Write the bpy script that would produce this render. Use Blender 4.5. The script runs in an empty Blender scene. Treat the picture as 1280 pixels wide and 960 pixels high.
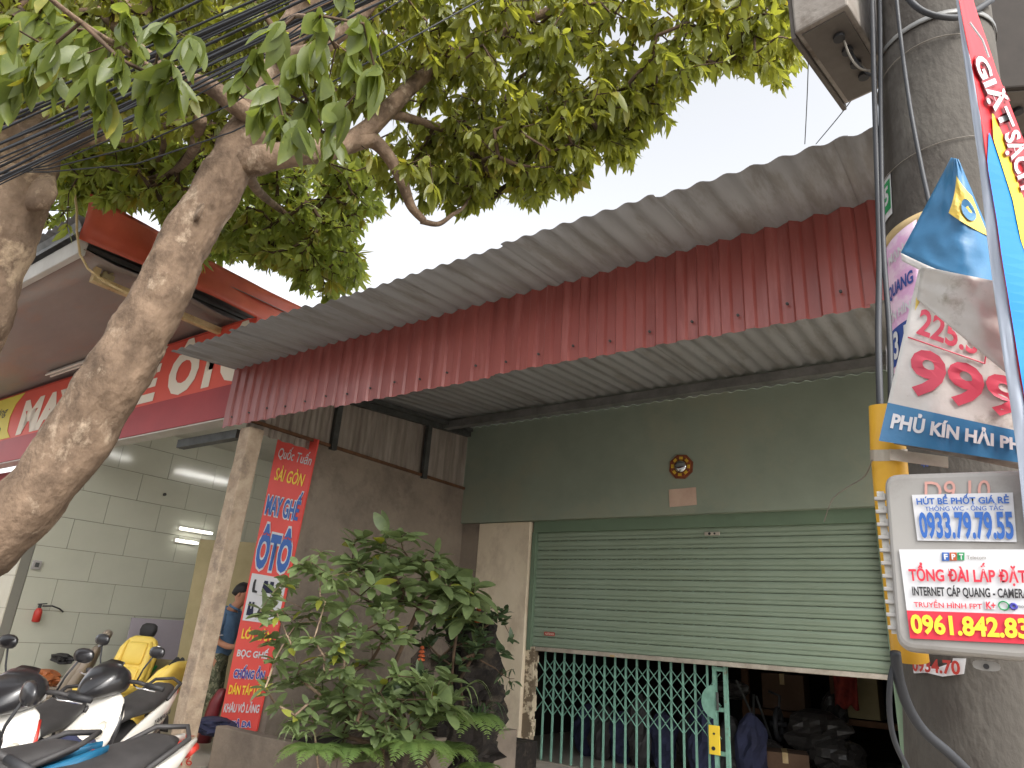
import bpy, math, random
import numpy as np
from mathutils import Vector, Matrix, noise
random.seed(7); rng=np.random.default_rng(7)
S=bpy.context.scene; COL=S.collection
R=math.radians
# ------------------------------------------------------------------ camera (solved from the vanishing points of the shop front)
F=863.; CX,CY=640.,480.
def _n(v): v=np.array(v,float); return v/np.linalg.norm(v)
_X=-_n([-1265,-225,-F]); _Z=_n([165,2380,-F]); _Z=_n(_Z-_X*_Z.dot(_X)); _Y=np.cross(_Z,_X)
RW=np.array([_X,_Y,_Z]); CAM=np.array([0,0,1.55])
cam=bpy.data.cameras.new('camera'); co=bpy.data.objects.new('camera',cam); COL.objects.link(co); S.camera=co
m4=Matrix([list(RW[0])+[CAM[0]],list(RW[1])+[CAM[1]],list(RW[2])+[CAM[2]],[0,0,0,1]])
co.matrix_world=m4
cam.sensor_width=36; cam.lens=F/1280*36; cam.clip_end=2000; cam.clip_start=0.05
# ------------------------------------------------------------------ light
SUN_EL,SUN_AZ=R(42),R(112)
W=bpy.data.worlds.new('World'); S.world=W; W.use_nodes=True
nt=W.node_tree; nt.nodes.clear()
sk=nt.nodes.new('ShaderNodeTexSky'); sk.sky_type='NISHITA'; sk.sun_disc=False; sk.sun_elevation=SUN_EL; sk.sun_rotation=SUN_AZ
sk.dust_density=4; sk.air_density=1.0; sk.ozone_density=0.6
hs=nt.nodes.new('ShaderNodeHueSaturation'); hs.inputs['Saturation'].default_value=0.16; hs.inputs['Value'].default_value=1.25
bg=nt.nodes.new('ShaderNodeBackground'); bg.inputs['Strength'].default_value=0.15
ow=nt.nodes.new('ShaderNodeOutputWorld')
nt.links.new(sk.outputs[0],hs.inputs['Color']); nt.links.new(hs.outputs[0],bg.inputs[0]); nt.links.new(bg.outputs[0],ow.inputs[0])
sl=bpy.data.lights.new('sun','SUN'); sl.energy=0.7; sl.angle=R(14); sl.color=(1,0.93,0.82)
so=bpy.data.objects.new('sun',sl); COL.objects.link(so)
sd=Vector((math.sin(SUN_AZ)*math.cos(SUN_EL),math.cos(SUN_AZ)*math.cos(SUN_EL),math.sin(SUN_EL)))
so.rotation_euler=sd.to_track_quat('Z','Y').to_euler(); so.location=(0,0,20)
S.view_settings.view_transform='Standard'; S.view_settings.look='None'; S.view_settings.exposure=1.2; S.view_settings.gamma=1
# ------------------------------------------------------------------ image point -> place
def ray(x,y): return RW@np.array([x-CX,-(y-CY),-F])/F
def onY(x,y,v): d=ray(x,y); return Vector(CAM+d*(v/d[1]))
def onX(x,y,v): d=ray(x,y); return Vector(CAM+d*(v/d[0]))
def onZ(x,y,v): d=ray(x,y); return Vector(CAM+d*((v-CAM[2])/d[2]))
def at(x,y,dep): return Vector(CAM+ray(x,y)*dep)
E_=Vector((0.82,0.572,0)); W_=Vector((-0.572,0.82,0)); U_=Vector((0,0,1))
# ------------------------------------------------------------------ materials
def srgb(r,g,b):
    f=lambda c:(c/12.92 if c<=0.04045 else ((c+0.055)/1.055)**2.4)
    return (f(r/255),f(g/255),f(b/255))
MATS={}
def mat(name,c,c2=None,sc=6,rough=0.7,bump=0.0,bs=40,metal=0,spec=0.4,stretch=(1,1,1),detail=6,c3=None,s3=1.2,sharp=(0.35,0.65),trans=0,emit=0,alpha=1,coat=0,sharp3=(0.5,0.62)):
    if name in MATS: return MATS[name]
    m=bpy.data.materials.new(name); m.use_nodes=True; t=m.node_tree; N=t.nodes; L=t.links
    b=N['Principled BSDF']; b.inputs['Roughness'].default_value=rough; b.inputs['Metallic'].default_value=metal
    b.inputs['Specular IOR Level'].default_value=spec
    b.inputs['Coat Weight'].default_value=coat
    tc=N.new('ShaderNodeTexCoord'); mp=N.new('ShaderNodeMapping'); mp.inputs['Scale'].default_value=stretch
    L.new(tc.outputs['Object'],mp.inputs[0])
    b.inputs['Base Color'].default_value=(*c,1)
    src=None
    if c2 is not None:
        nz=N.new('ShaderNodeTexNoise'); nz.inputs['Scale'].default_value=sc; nz.inputs['Detail'].default_value=detail; nz.inputs['Roughness'].default_value=0.65
        L.new(mp.outputs[0],nz.inputs[0])
        mr=N.new('ShaderNodeMapRange'); mr.inputs[1].default_value=sharp[0]; mr.inputs[2].default_value=sharp[1]; L.new(nz.outputs[0],mr.inputs[0])
        mx=N.new('ShaderNodeMix'); mx.data_type='RGBA'; mx.inputs[6].default_value=(*c,1); mx.inputs[7].default_value=(*c2,1)
        L.new(mr.outputs[0],mx.inputs[0]); src=mx.outputs[2]
        if c3 is not None:
            n3=N.new('ShaderNodeTexNoise'); n3.inputs['Scale'].default_value=s3; n3.inputs['Detail'].default_value=8; n3.inputs['Roughness'].default_value=0.7
            L.new(mp.outputs[0],n3.inputs[0])
            m3=N.new('ShaderNodeMapRange'); m3.inputs[1].default_value=sharp3[0]; m3.inputs[2].default_value=sharp3[1]; L.new(n3.outputs[0],m3.inputs[0])
            mx3=N.new('ShaderNodeMix'); mx3.data_type='RGBA'; mx3.inputs[7].default_value=(*c3,1)
            L.new(src,mx3.inputs[6]); L.new(m3.outputs[0],mx3.inputs[0]); src=mx3.outputs[2]
        L.new(src,b.inputs['Base Color'])
    if bump>0:
        nb=N.new('ShaderNodeTexNoise'); nb.inputs['Scale'].default_value=bs; nb.inputs['Detail'].default_value=8; L.new(mp.outputs[0],nb.inputs[0])
        bp=N.new('ShaderNodeBump'); bp.inputs['Strength'].default_value=bump; bp.inputs['Distance'].default_value=0.02; L.new(nb.outputs[0],bp.inputs['Height']); L.new(bp.outputs[0],b.inputs['Normal'])
    if emit>0:
        b.inputs['Emission Color'].default_value=(*c,1); b.inputs['Emission Strength'].default_value=emit
    if trans>0:
        tr=N.new('ShaderNodeBsdfTranslucent'); ms=N.new('ShaderNodeMixShader'); ms.inputs[0].default_value=trans
        if src: L.new(src,tr.inputs[0])
        else: tr.inputs[0].default_value=(*c,1)
        hsv=N.new('ShaderNodeHueSaturation'); hsv.inputs['Value'].default_value=2.0; hsv.inputs['Saturation'].default_value=1.15; hsv.inputs['Hue'].default_value=0.485
        if src: L.new(src,hsv.inputs['Color'])
        else: hsv.inputs['Color'].default_value=(*c,1)
        L.new(hsv.outputs[0],tr.inputs[0])
        L.new(b.outputs[0],ms.inputs[1]); L.new(tr.outputs[0],ms.inputs[2]); L.new(ms.outputs[0],N['Material Output'].inputs[0])
    MATS[name]=m; return m
def leafmat(name,a,b_,c3=None,trans=0.4):
    return mat(name,a,b_,sc=2.3,rough=0.42,spec=0.5,trans=trans,detail=3,c3=c3,s3=5,sharp3=(0.62,0.68))
M_bark=mat('bark',srgb(132,111,92),srgb(86,70,56),sc=7,rough=0.9,bump=1.0,bs=22,c3=srgb(158,140,120),s3=5,sharp3=(0.56,0.66),stretch=(1,1,0.7),detail=10)
M_bark2=mat('bark_pale',srgb(146,125,106),srgb(106,88,73),sc=5,rough=0.9,bump=0.8,bs=18,c3=srgb(190,168,142),s3=3.5,detail=10)
M_twig=mat('twig_bark',srgb(96,76,58),srgb(60,48,36),sc=9,rough=0.9)
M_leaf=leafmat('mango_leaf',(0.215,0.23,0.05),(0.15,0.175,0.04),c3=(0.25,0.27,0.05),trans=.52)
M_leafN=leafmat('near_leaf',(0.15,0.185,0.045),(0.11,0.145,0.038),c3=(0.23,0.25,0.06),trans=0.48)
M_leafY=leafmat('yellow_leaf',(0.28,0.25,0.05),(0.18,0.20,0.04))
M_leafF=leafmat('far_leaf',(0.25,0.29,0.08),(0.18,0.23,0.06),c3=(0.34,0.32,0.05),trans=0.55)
M_shrub=leafmat('shrub_leaf',(0.17,0.225,0.09),(0.12,0.165,0.07),c3=(0.22,0.26,0.08),trans=0.25)
M_shrubD=leafmat('dark_leaf',(0.04,0.075,0.03),(0.06,0.09,0.04),trans=0.2)
M_fern=leafmat('fern_leaf',(0.09,0.15,0.045),(0.12,0.18,0.05),trans=0.3)
M_roof=mat('grey_roof_sheet',srgb(146,146,147),srgb(134,133,133),sc=1.5,rough=0.5,metal=0.2,stretch=(3,0.5,1),c3=srgb(124,121,118),s3=2.0)
M_red=mat('red_sheet',srgb(152,79,72),srgb(136,68,62),sc=1.2,rough=0.36,spec=0.6,stretch=(4,1,0.5),c3=srgb(160,92,86),s3=2)
M_orange=mat('orange_red_sheet',srgb(214,104,78),srgb(198,88,66),sc=1.6,rough=0.4,spec=0.5,bump=0.25,bs=3)
M_panel=mat('weathered_sheet',srgb(160,150,140),srgb(130,120,110),sc=2,rough=0.55,metal=0.3,stretch=(2,6,0.6))
M_steel=mat('dark_steel',srgb(82,84,82),srgb(62,62,60),sc=5,rough=0.55,metal=0.3)
M_galv=mat('galvanised_steel',srgb(138,138,136),srgb(110,110,108),sc=5,rough=0.45,metal=0.5)
M_green=mat('green_paint',srgb(142,152,136),srgb(132,142,127),sc=1.1,rough=0.75,bump=0.08,bs=30,c3=srgb(145,150,132),s3=0.8)
M_greenD=mat('dark_green_paint',srgb(106,126,104),srgb(98,116,96),sc=2,rough=0.7)
M_cream=mat('cream_plaster',srgb(222,208,184),srgb(210,196,170),sc=2,rough=0.85,bump=0.15,bs=20,c3=srgb(196,180,156),s3=1.7,stretch=(1,1,0.6))
M_peel=mat('peeling_plaster',srgb(196,182,156),srgb(112,98,80),sc=7,rough=0.9,bump=0.5,bs=15,sharp=(0.48,0.54))
M_grey=mat('grey_cement',srgb(142,130,116),srgb(124,112,100),sc=1.6,rough=0.9,bump=0.3,bs=26,c3=srgb(112,101,91),s3=0.9)
M_conc=mat('post_concrete',srgb(182,164,142),srgb(160,140,120),sc=9,rough=0.9,bump=0.5,bs=30,c3=srgb(142,126,110),s3=5)
M_pole=mat('pole_concrete',srgb(90,86,80),srgb(75,71,66),sc=5,rough=0.9,bump=0.3,bs=50,c3=srgb(68,63,58),s3=2.2,stretch=(1,1,0.5),sharp3=(0.54,0.62))
M_pole2=mat('pole_worn_concrete',srgb(98,91,82),srgb(78,72,66),sc=9,rough=0.95,bump=0.6,bs=40,c3=srgb(60,56,52),s3=6,sharp3=(0.55,0.6))
M_shut=mat('shutter_green',srgb(134,150,132),srgb(126,140,120),sc=1.5,rough=0.42,spec=0.5,stretch=(0.5,1,3))
M_bar=mat('bar_metal',srgb(200,192,178),srgb(160,150,136),sc=6,rough=0.4,metal=0.4)
M_gate=mat('gate_turquoise',srgb(128,172,154),srgb(106,148,132),sc=14,rough=0.5,c3=srgb(120,96,74),s3=9,sharp3=(0.6,0.68))
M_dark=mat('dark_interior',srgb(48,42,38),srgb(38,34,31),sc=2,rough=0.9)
M_wood=mat('timber',srgb(110,78,54),srgb(84,58,40),sc=6,rough=0.8,stretch=(1,1,0.2))
M_card=mat('cardboard',srgb(110,86,68),srgb(94,72,56),sc=4,rough=0.9)
M_wrap=mat('grey_plastic_wrap',srgb(70,67,64),srgb(54,51,49),sc=9,rough=0.3,bump=0.8,bs=9)
M_redc=mat('red_cloth',srgb(150,58,48),srgb(110,40,36),sc=12,rough=0.9,bump=0.6,bs=14)
M_tile=mat('wall_tile',srgb(188,188,172),srgb(180,180,164),sc=0.7,rough=0.12,spec=0.5)
M_tileC=mat('column_tile',srgb(196,190,172),srgb(184,178,160),sc=1,rough=0.25)
M_grout=mat('grout',srgb(120,118,108),rough=0.9)
M_white=mat('white_paint',srgb(200,197,190),srgb(186,182,174),sc=3,rough=0.6)
M_ceil=mat('ceiling_panel',srgb(190,188,178),srgb(170,168,158),sc=1,rough=0.7)
M_signR=mat('sign_red',srgb(216,84,64),srgb(208,76,60),sc=1,rough=0.45)
M_signD=mat('sign_dark_red',srgb(164,46,48),srgb(152,40,44),sc=1,rough=0.45)
M_signY=mat('sign_yellow',srgb(214,196,72),rough=0.5)
M_letter=mat('letter_white',srgb(226,214,196),rough=0.5)
M_beige=mat('beige_steel',srgb(206,182,136),srgb(178,150,104),sc=8,rough=0.5,c3=srgb(130,84,54),s3=8,sharp3=(0.62,0.68))
M_liner=mat('roof_underside',srgb(142,132,126),srgb(134,128,124),sc=0.6,rough=0.5,metal=0.3,bump=0.25,bs=2.5,stretch=(1,3,1),c3=srgb(148,126,116),s3=0.5)
M_bred=mat('banner_red',srgb(226,84,74),srgb(218,76,68),sc=1,rough=0.55)
M_blue=mat('print_blue',srgb(48,96,170),rough=0.5)
M_blue2=mat('print_navy',srgb(62,62,150),rough=0.5)
M_yel=mat('print_yellow',srgb(240,206,60),rough=0.5)
M_wprint=mat('print_white',srgb(206,206,208),rough=0.5)
M_rprint=mat('print_red',srgb(204,48,66),rough=0.5)
M_kprint=mat('print_black',srgb(48,46,48),rough=0.5)
M_gprint=mat('print_green',srgb(36,140,84),rough=0.5)
M_ppink=mat('poster_pink',srgb(216,168,204),srgb(224,196,214),sc=12,rough=0.7,sharp=(0.45,0.55))
M_pnavy=mat('poster_navy',srgb(48,74,142),rough=0.6)
M_tblue=mat('tarp_blue',srgb(50,108,150),srgb(60,120,162),sc=6,rough=0.4,bump=0.4,bs=5)
M_twhite=mat('tarp_white',srgb(208,206,202),srgb(194,190,184),sc=5,rough=0.5,bump=0.4,bs=6,c3=srgb(150,144,132),s3=9,sharp3=(0.58,0.72))
M_tyel=mat('tarp_yellow',srgb(214,188,80),srgb(196,176,96),sc=8,rough=0.5)
M_tpink=mat('tarp_red_print',srgb(206,80,100),srgb(196,70,90),sc=9,rough=0.5)
M_hwhite=mat('banner_white',srgb(186,194,208),srgb(178,188,204),sc=2,rough=0.45,bump=0.15,bs=5)
M_hred=mat('banner_bright_red',srgb(214,40,50),rough=0.4)
M_hblue=mat('banner_bright_blue',srgb(0,122,208),rough=0.4)
M_hmar=mat('print_maroon',srgb(140,26,40),rough=0.4)
M_box=mat('box_plastic',srgb(158,155,151),srgb(150,147,142),sc=3,rough=0.5,c3=srgb(140,136,131),s3=4)
M_yell=mat('yellow_pipe',srgb(222,172,56),srgb(206,156,48),sc=6,rough=0.4)
M_black=mat('black_rubber',srgb(44,44,46),rough=0.6)
M_cable=mat('cable_black',srgb(50,52,56),rough=0.55)
M_wire=mat('grey_wire',srgb(120,114,104),rough=0.6)
M_meter=mat('meter_box_grey',srgb(152,146,138),srgb(128,120,112),sc=5,rough=0.75,bump=0.2,bs=30,c3=srgb(96,86,76),s3=4)
M_meterD=mat('meter_box_side',srgb(100,94,88),srgb(82,76,70),sc=6,rough=0.8)
M_glass=mat('mirror_glass',srgb(200,204,206),rough=0.05,metal=1)
M_bronze=mat('bagua_wood',srgb(134,74,44),srgb(96,50,32),sc=20,rough=0.5)
M_paper=mat('pinkish_paper',srgb(206,180,160),srgb(196,166,148),sc=5,rough=0.8)
M_rock=mat('rock',srgb(96,84,74),srgb(60,52,46),sc=8,rough=0.95,bump=1.0,bs=16)
M_rockD=mat('dark_rock',srgb(44,38,34),srgb(28,25,23),sc=7,rough=0.95,bump=1.0,bs=14,c3=srgb(70,62,52),s3=6)
M_yseat=mat('yellow_leather',srgb(236,206,100),srgb(226,194,88),sc=2,rough=0.38)
M_gseat=mat('grey_leather',srgb(150,138,124),srgb(136,124,110),sc=3,rough=0.5)
M_kseat=mat('black_fabric',srgb(52,50,50),srgb(42,40,40),sc=6,rough=0.6)
M_brown=mat('tan_leather',srgb(178,108,60),srgb(142,80,44),sc=8,rough=0.45)
M_ply=mat('plywood',srgb(164,150,112),srgb(150,138,100),sc=3,rough=0.7,c3=srgb(110,104,78),s3=12,sharp3=(0.64,0.7))
M_lilac=mat('lilac_board',srgb(168,160,168),srgb(158,150,158),sc=1,rough=0.5)
M_grn=mat('green_plastic',srgb(40,140,70),rough=0.4)
M_bw=mat('bike_white',srgb(216,212,204),rough=0.25,coat=0.5)
M_bk=mat('bike_black',srgb(34,33,35),rough=0.3,coat=0.4)
M_bkm=mat('bike_plastic',srgb(58,56,56),srgb(48,46,46),sc=8,rough=0.6)
M_chrome=mat('chrome',srgb(200,200,200),rough=0.15,metal=1)
M_bblue=mat('bike_blue',srgb(34,96,128),srgb(28,84,116),sc=2,rough=0.35,coat=0.4)
M_navy=mat('navy_cloth',srgb(46,50,76),srgb(36,38,58),sc=7,rough=0.9,bump=0.5,bs=12)
M_royal=mat('royal_blue_cloth',srgb(46,72,170),rough=0.8)
M_shirt=mat('blue_shirt',srgb(94,124,154),srgb(80,108,138),sc=8,rough=0.9,bump=0.3,bs=18)
M_camo=mat('camouflage',srgb(110,112,88),srgb(72,76,58),sc=13,rough=0.9,sharp=(0.48,0.52),c3=srgb(140,136,112),s3=16,sharp3=(0.55,0.57))
M_skin=mat('skin',srgb(176,126,98),rough=0.6)
M_hair=mat('hair',srgb(28,24,22),rough=0.6)
M_ground=mat('pavement_concrete',srgb(178,170,160),srgb(158,150,140),sc=3,rough=0.9,bump=0.2,bs=30)
M_road=mat('asphalt',srgb(112,108,104),srgb(96,92,90),sc=20,rough=0.9,bump=0.3,bs=60)
M_floor=mat('shop_floor_tile',srgb(170,164,152),srgb(160,154,142),sc=2,rough=0.35)
M_extred=mat('red_enamel',srgb(170,50,40),rough=0.4)
M_tube=mat('white_tube',(1.0,0.98,0.94),emit=16)
M_tubeoff=mat('tube_unlit',srgb(220,212,200),rough=0.4)
M_clr=mat('clear_lens',srgb(210,205,190),rough=0.1,spec=0.6)
M_or=mat('orange_flower',srgb(176,86,48),rough=0.7)
# ------------------------------------------------------------------ builders
WM={}
def link(o,parent=None):
    COL.objects.link(o)
    if parent is not None:
        o.parent=parent; o.matrix_parent_inverse=WM[parent.name].inverted()
    return o
def reg(o,M=None): WM[o.name]=M.copy() if M is not None else Matrix.Identity(4); return o
def thing(name,label,cat,loc=(0,0,0),group=None):
    o=bpy.data.objects.new(name,None); o.empty_display_size=0.1; o.location=loc; COL.objects.link(o)
    reg(o,Matrix.Translation(Vector(loc))); o['label']=label; o['category']=cat
    if group: o['group']=group
    return o
def tag(o,label,cat,group=None,kind=None):
    if label: o['label']=label; o['category']=cat
    if group: o['group']=group
    if kind: o['kind']=kind
    return o
class MB:
    def __init__(s): s.v=[]; s.f=[]
    def add(s,V,Fc):
        n=len(s.v); s.v+= [tuple(v) for v in V]; s.f+=[tuple(i+n for i in f) for f in Fc]; return s
    def hexa(s,b,t):   # 4 bottom, 4 top points (ccw seen from top)
        return s.add(list(b)+list(t),[(3,2,1,0),(4,5,6,7),(0,1,5,4),(1,2,6,5),(2,3,7,6),(3,0,4,7)])
    def box(s,x0,x1,y0,y1,z0,z1):
        return s.hexa([(x0,y0,z0),(x1,y0,z0),(x1,y1,z0),(x0,y1,z0)],[(x0,y0,z1),(x1,y0,z1),(x1,y1,z1),(x0,y1,z1)])
    def obox(s,c,ax,ay,az):  # half-axis vectors
        c=Vector(c);ax=Vector(ax);ay=Vector(ay);az=Vector(az)
        P=[c-ax-ay,c+ax-ay,c+ax+ay,c-ax+ay]
        return s.hexa([p-az for p in P],[p+az for p in P])
    def bar(s,a,b,w,h,up=Vector((0,0,1))):
        a=Vector(a);b=Vector(b);d=(b-a).normalized(); sx=d.cross(up)
        if sx.length<1e-4: sx=d.cross(Vector((0,1,0)))
        sx.normalize(); sy=sx.cross(d)
        return s.obox((a+b)/2,(b-a)/2,sx*w/2,sy*h/2)
    def slab(s,poly,th):      # polygon of 3D points given a thickness vector
        n=len(poly);poly=[Vector(p) for p in poly]; th=Vector(th)
        V=poly+[p+th for p in poly]
        Fc=[tuple(range(n)),tuple(range(2*n-1,n-1,-1))]+[(i,i+n,(i+1)%n+n,(i+1)%n) for i in range(n)]
        return s.add(V,[tuple(reversed(f)) for f in Fc])
    def tube(s,P,r,n=8,cap=True):
        P=[Vector(p) for p in P]; k=len(P)
        if not hasattr(r,'__len__'): r=[r]*k
        rings=[];prev=None
        for i in range(k):
            d=(P[min(i+1,k-1)]-P[max(i-1,0)]).normalized()
            if prev is None:
                a=d.orthogonal().normalized()
            else:
                a=(prev-d*prev.dot(d)); a=a.normalized() if a.length>1e-5 else d.orthogonal().normalized()
            prev=a; b=d.cross(a)
            rings.append([P[i]+(a*math.cos(t)+b*math.sin(t))*r[i] for t in [2*math.pi*j/n for j in range(n)]])
        V=[p for q in rings for p in q];Fc=[]
        for i in range(k-1):
            for j in range(n):
                j2=(j+1)%n; Fc.append((i*n+j,i*n+j2,(i+1)*n+j2,(i+1)*n+j))
        if cap: Fc+= [tuple(range(n-1,-1,-1)),tuple((k-1)*n+j for j in range(n))]
        return s.add(V,Fc)
    def loft(s,secs,n=14,e=2.3): # secs: (centre, halfvec_a, halfvec_b) superellipse rings
        V=[];Fc=[]
        for c,a,b in secs:
            c=Vector(c);a=Vector(a);b=Vector(b)
            for j in range(n):
                t=2*math.pi*j/n; ct,st=math.cos(t),math.sin(t)
                V.append(c+a*math.copysign(abs(ct)**(2/e),ct)+b*math.copysign(abs(st)**(2/e),st))
        for i in range(len(secs)-1):
            for j in range(n):
                j2=(j+1)%n; Fc.append((i*n+j,i*n+j2,(i+1)*n+j2,(i+1)*n+j))
        Fc+=[tuple(range(n-1,-1,-1)),tuple((len(secs)-1)*n+j for j in range(n))]
        return s.add(V,Fc)
    def ring(s,c,u,v,R0,r,n=28,m=8):
        c=Vector(c);u=Vector(u).normalized();v=Vector(v).normalized();w=u.cross(v)
        V=[];Fc=[]
        for i in range(n):
            t=2*math.pi*i/n; d=u*math.cos(t)+v*math.sin(t)
            for j in range(m):
                q=2*math.pi*j/m; V.append(c+d*(R0+r*math.cos(q))+w*r*math.sin(q))
        for i in range(n):
            for j in range(m):
                a=i*m+j;b=i*m+(j+1)%m;c2=((i+1)%n)*m+(j+1)%m;d2=((i+1)%n)*m+j
                Fc.append((a,d2,c2,b))
        return s.add(V,Fc)
    def grid(s,f,nu,nv):
        V=[f(i/nu,j/nv) for j in range(nv+1) for i in range(nu+1)]
        Fc=[(j*(nu+1)+i,j*(nu+1)+i+1,(j+1)*(nu+1)+i+1,(j+1)*(nu+1)+i) for j in range(nv) for i in range(nu)]
        return s.add(V,Fc)
    def mesh(s,name,m,smooth=False):
        me=bpy.data.meshes.new(name); me.from_pydata(s.v,[],s.f); me.materials.append(m)
        if smooth: me.polygons.foreach_set('use_smooth',[True]*len(me.polygons))
        me.update(); return me
    def build(s,name,m,parent=None,smooth=False,bevel=0,sub=0,solid=0,bseg=2):
        me=s.mesh(name,m,smooth)
        o=bpy.data.objects.new(name,me); link(o,parent); reg(o)
        if solid: q=o.modifiers.new('s','SOLIDIFY'); q.thickness=solid; q.offset=0
        if bevel: q=o.modifiers.new('b','BEVEL'); q.width=bevel; q.segments=bseg; q.limit_method='ANGLE'
        if sub: q=o.modifiers.new('u','SUBSURF'); q.levels=sub; q.render_levels=sub
        return o
def inst(name,me,loc,parent,rot=None,scale=None):
    o=bpy.data.objects.new(name,me); link(o,parent)
    o.location=loc
    if rot is not None: o.rotation_mode='QUATERNION'; o.rotation_quaternion=rot
    if scale is not None: o.scale=(scale,)*3 if not hasattr(scale,'__len__') else scale
    reg(o); return o
def structure(o): o['kind']='structure'; return o
def quadmap(a,b,c,d):   # bl br tr tl
    a,b,c,d=map(Vector,(a,b,c,d))
    return lambda u,v:(a*(1-u)+b*u)*(1-v)+(d*(1-u)+c*u)*v
def text(name,s,mp,m,parent,bold=0.0,eps=0.003,shear=0,sx=1.0,line=None,box=None):
    cu=bpy.data.curves.new('t','FONT'); cu.body=s; cu.offset=bold; cu.resolution_u=3; cu.shear=shear
    o=bpy.data.objects.new('t',cu); COL.objects.link(o)
    dg=bpy.context.evaluated_depsgraph_get(); me=bpy.data.meshes.new_from_object(o.evaluated_get(dg))
    bpy.data.objects.remove(o)
    n=len(me.vertices); A=np.zeros(n*3); me.vertices.foreach_get('co',A); A=A.reshape(-1,3)
    if box is None: x0,x1,y0,y1=A[:,0].min(),A[:,0].max(),A[:,1].min(),A[:,1].max()
    else: x0,x1,y0,y1=box
    out=[]
    for p in A:
        u=(p[0]-x0)/(x1-x0);v=(p[1]-y0)/(y1-y0)
        q=mp(u,v); nrm=(Vector(CAM)-q).normalized(); out.append(q+nrm*eps)
    me.vertices.foreach_set('co',np.array(out).ravel()); me.materials.clear(); me.materials.append(m); me.update()
    o=bpy.data.objects.new(name,me); link(o,parent); reg(o); o['_bb']=(x0,x1,y0,y1); return o
def ntext(name,s,mp,m,m2,parent,bold,obold,eps=0.003,shear=0):
    a=text(name,s,mp,m,parent,bold,eps*2,shear); bb=list(a['_bb'])
    if m2: text(name+'_outline',s,mp,m2,parent,obold,eps,shear,box=bb)
    return a
def subq(q,u0,v0,u1,v1): return lambda u,v:q(u0+(u1-u0)*u,v0+(v1-v0)*v)
def sheetpatch(name,mp,m,parent,n=(6,6),eps=0.0,th=0.001):
    b=MB()
    def f(u,v):
        q=mp(u,v); return q+(Vector(CAM)-q).normalized()*eps
    b.grid(f,*n); return b.build(name,m,parent,solid=th)
def fz(p,s=1,seed=0): return noise.noise(Vector(p)*s+Vector((seed*7.1,seed*3.3,seed*1.7)))
exec_parts=True
# ================================================================== GROUND
b=MB(); b.box(-400,400,-400,0.6,-0.30,0.0); structure(b.build('road',M_road))
b=MB(); b.box(-400,400,0.6,400,-0.30,0.12); structure(b.build('pavement',M_ground))
b=MB(); b.box(-400,400,0.45,0.598,-0.2,0.125); structure(b.build('kerb',M_conc,bevel=0.02))
# ================================================================== GREEN SHOP
XS=-6.42; DW=7.69
shop=thing('shop_building','green shop with half raised roller shutter above a folding lattice gate','building',(-3,DW,0.12))
b=MB(); b.box(XS,0.9,DW,DW+0.16,2.99,4.58); b.build('upper_wall',M_green,shop)
b=MB(); b.box(-5.2,0.9,DW+0.09,DW+0.165,2.845,2.992); b.build('shutter_box',M_greenD,shop)
b=MB(); b.box(-6.09,-5.23,DW+0.04,DW+0.3,0.12,2.985); b.build('pillar',M_cream,shop,bevel=0.01)
b=MB()
for k in range(14):
    z0=0.13+k*0.092; b.box(-5.228,-5.10+0.012*math.sin(k*2.2),DW+0.10,DW+0.2,z0,z0+0.0915)
b.build('worn_door_jamb',M_peel,shop)
b=MB(); b.box(XS,-6.092,DW+0.05,DW+0.25,0.12,3.1); b.build('corner_wall',M_grey,shop)
b=MB(); b.box(-1.0,0.9,DW+0.04,DW+0.3,0.12,2.985); b.build('right_pillar',M_cream,shop)
# interior shell
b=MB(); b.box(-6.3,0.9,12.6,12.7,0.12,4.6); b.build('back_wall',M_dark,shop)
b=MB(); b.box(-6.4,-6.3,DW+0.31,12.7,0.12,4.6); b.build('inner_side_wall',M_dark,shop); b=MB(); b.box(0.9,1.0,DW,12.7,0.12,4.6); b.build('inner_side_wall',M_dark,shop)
b=MB(); b.box(-6.4,1.0,DW+0.165,12.7,4.62,4.72); b.build('flat_roof',M_grey,shop)
b=MB(); b.box(-6.3,0.9,DW+0.3,12.6,0.12,0.135); b.build('inner_floor',M_floor,shop)
# roller shutter : thing > part > slat
sh=MB(); sh.box(-5.215,-5.16,DW+0.085,DW+0.20,1.38,2.845); rs=sh.build('roller_shutter',M_greenD,shop); sh=MB(); sh.box(-1.09,-1.03,DW+0.085,DW+0.20,0.13,2.845); sh.build('guide_rail',M_greenD,rs)
pitch=0.1195; prof=[(0,0),(0.010,0.010),(0.014,0.036),(0.006,0.042),(0.004,0.047),(0.013,0.052),(0.019,0.085),(0.014,0.108),(0.002,0.1155)]
b=MB(); V=[];n=len(prof)
for x in (-5.165,-1.085):
    for (y,z) in prof: V.append((x,-y,z))
b.add(V,[(i,i+n,i+n+1,i+1) for i in range(n-1)])
slm=b.mesh('slat',M_shut)
for k in range(12): inst('slat',slm,(0,DW+0.155+0.0004*k,1.425+k*pitch),rs)
b=MB(); b.box(-5.20,-1.05,DW+0.125,DW+0.165,1.375,1.424); b.build('bottom_bar',M_bar,rs,bevel=0.006)
q=quadmap((-4.985,DW+0.133,1.565),(-4.83,DW+0.133,1.562),(-4.83,DW+0.133,1.605),(-4.985,DW+0.133,1.608))
o=sheetpatch('sticker',q,M_extred,rs,(2,2)); text('sticker_lettering','AUSTDOOR',subq(q,.08,.2,.92,.8),M_letter,rs,0.02,0.003)
b=MB(); p=onY(890,667,DW+0.12)
b.box(p.x-0.09,p.x+0.09,DW+0.118,DW+0.13,p.z-0.02,p.z+0.02); b.build('logo_plate',M_bar,rs,bevel=0.005)
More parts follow.
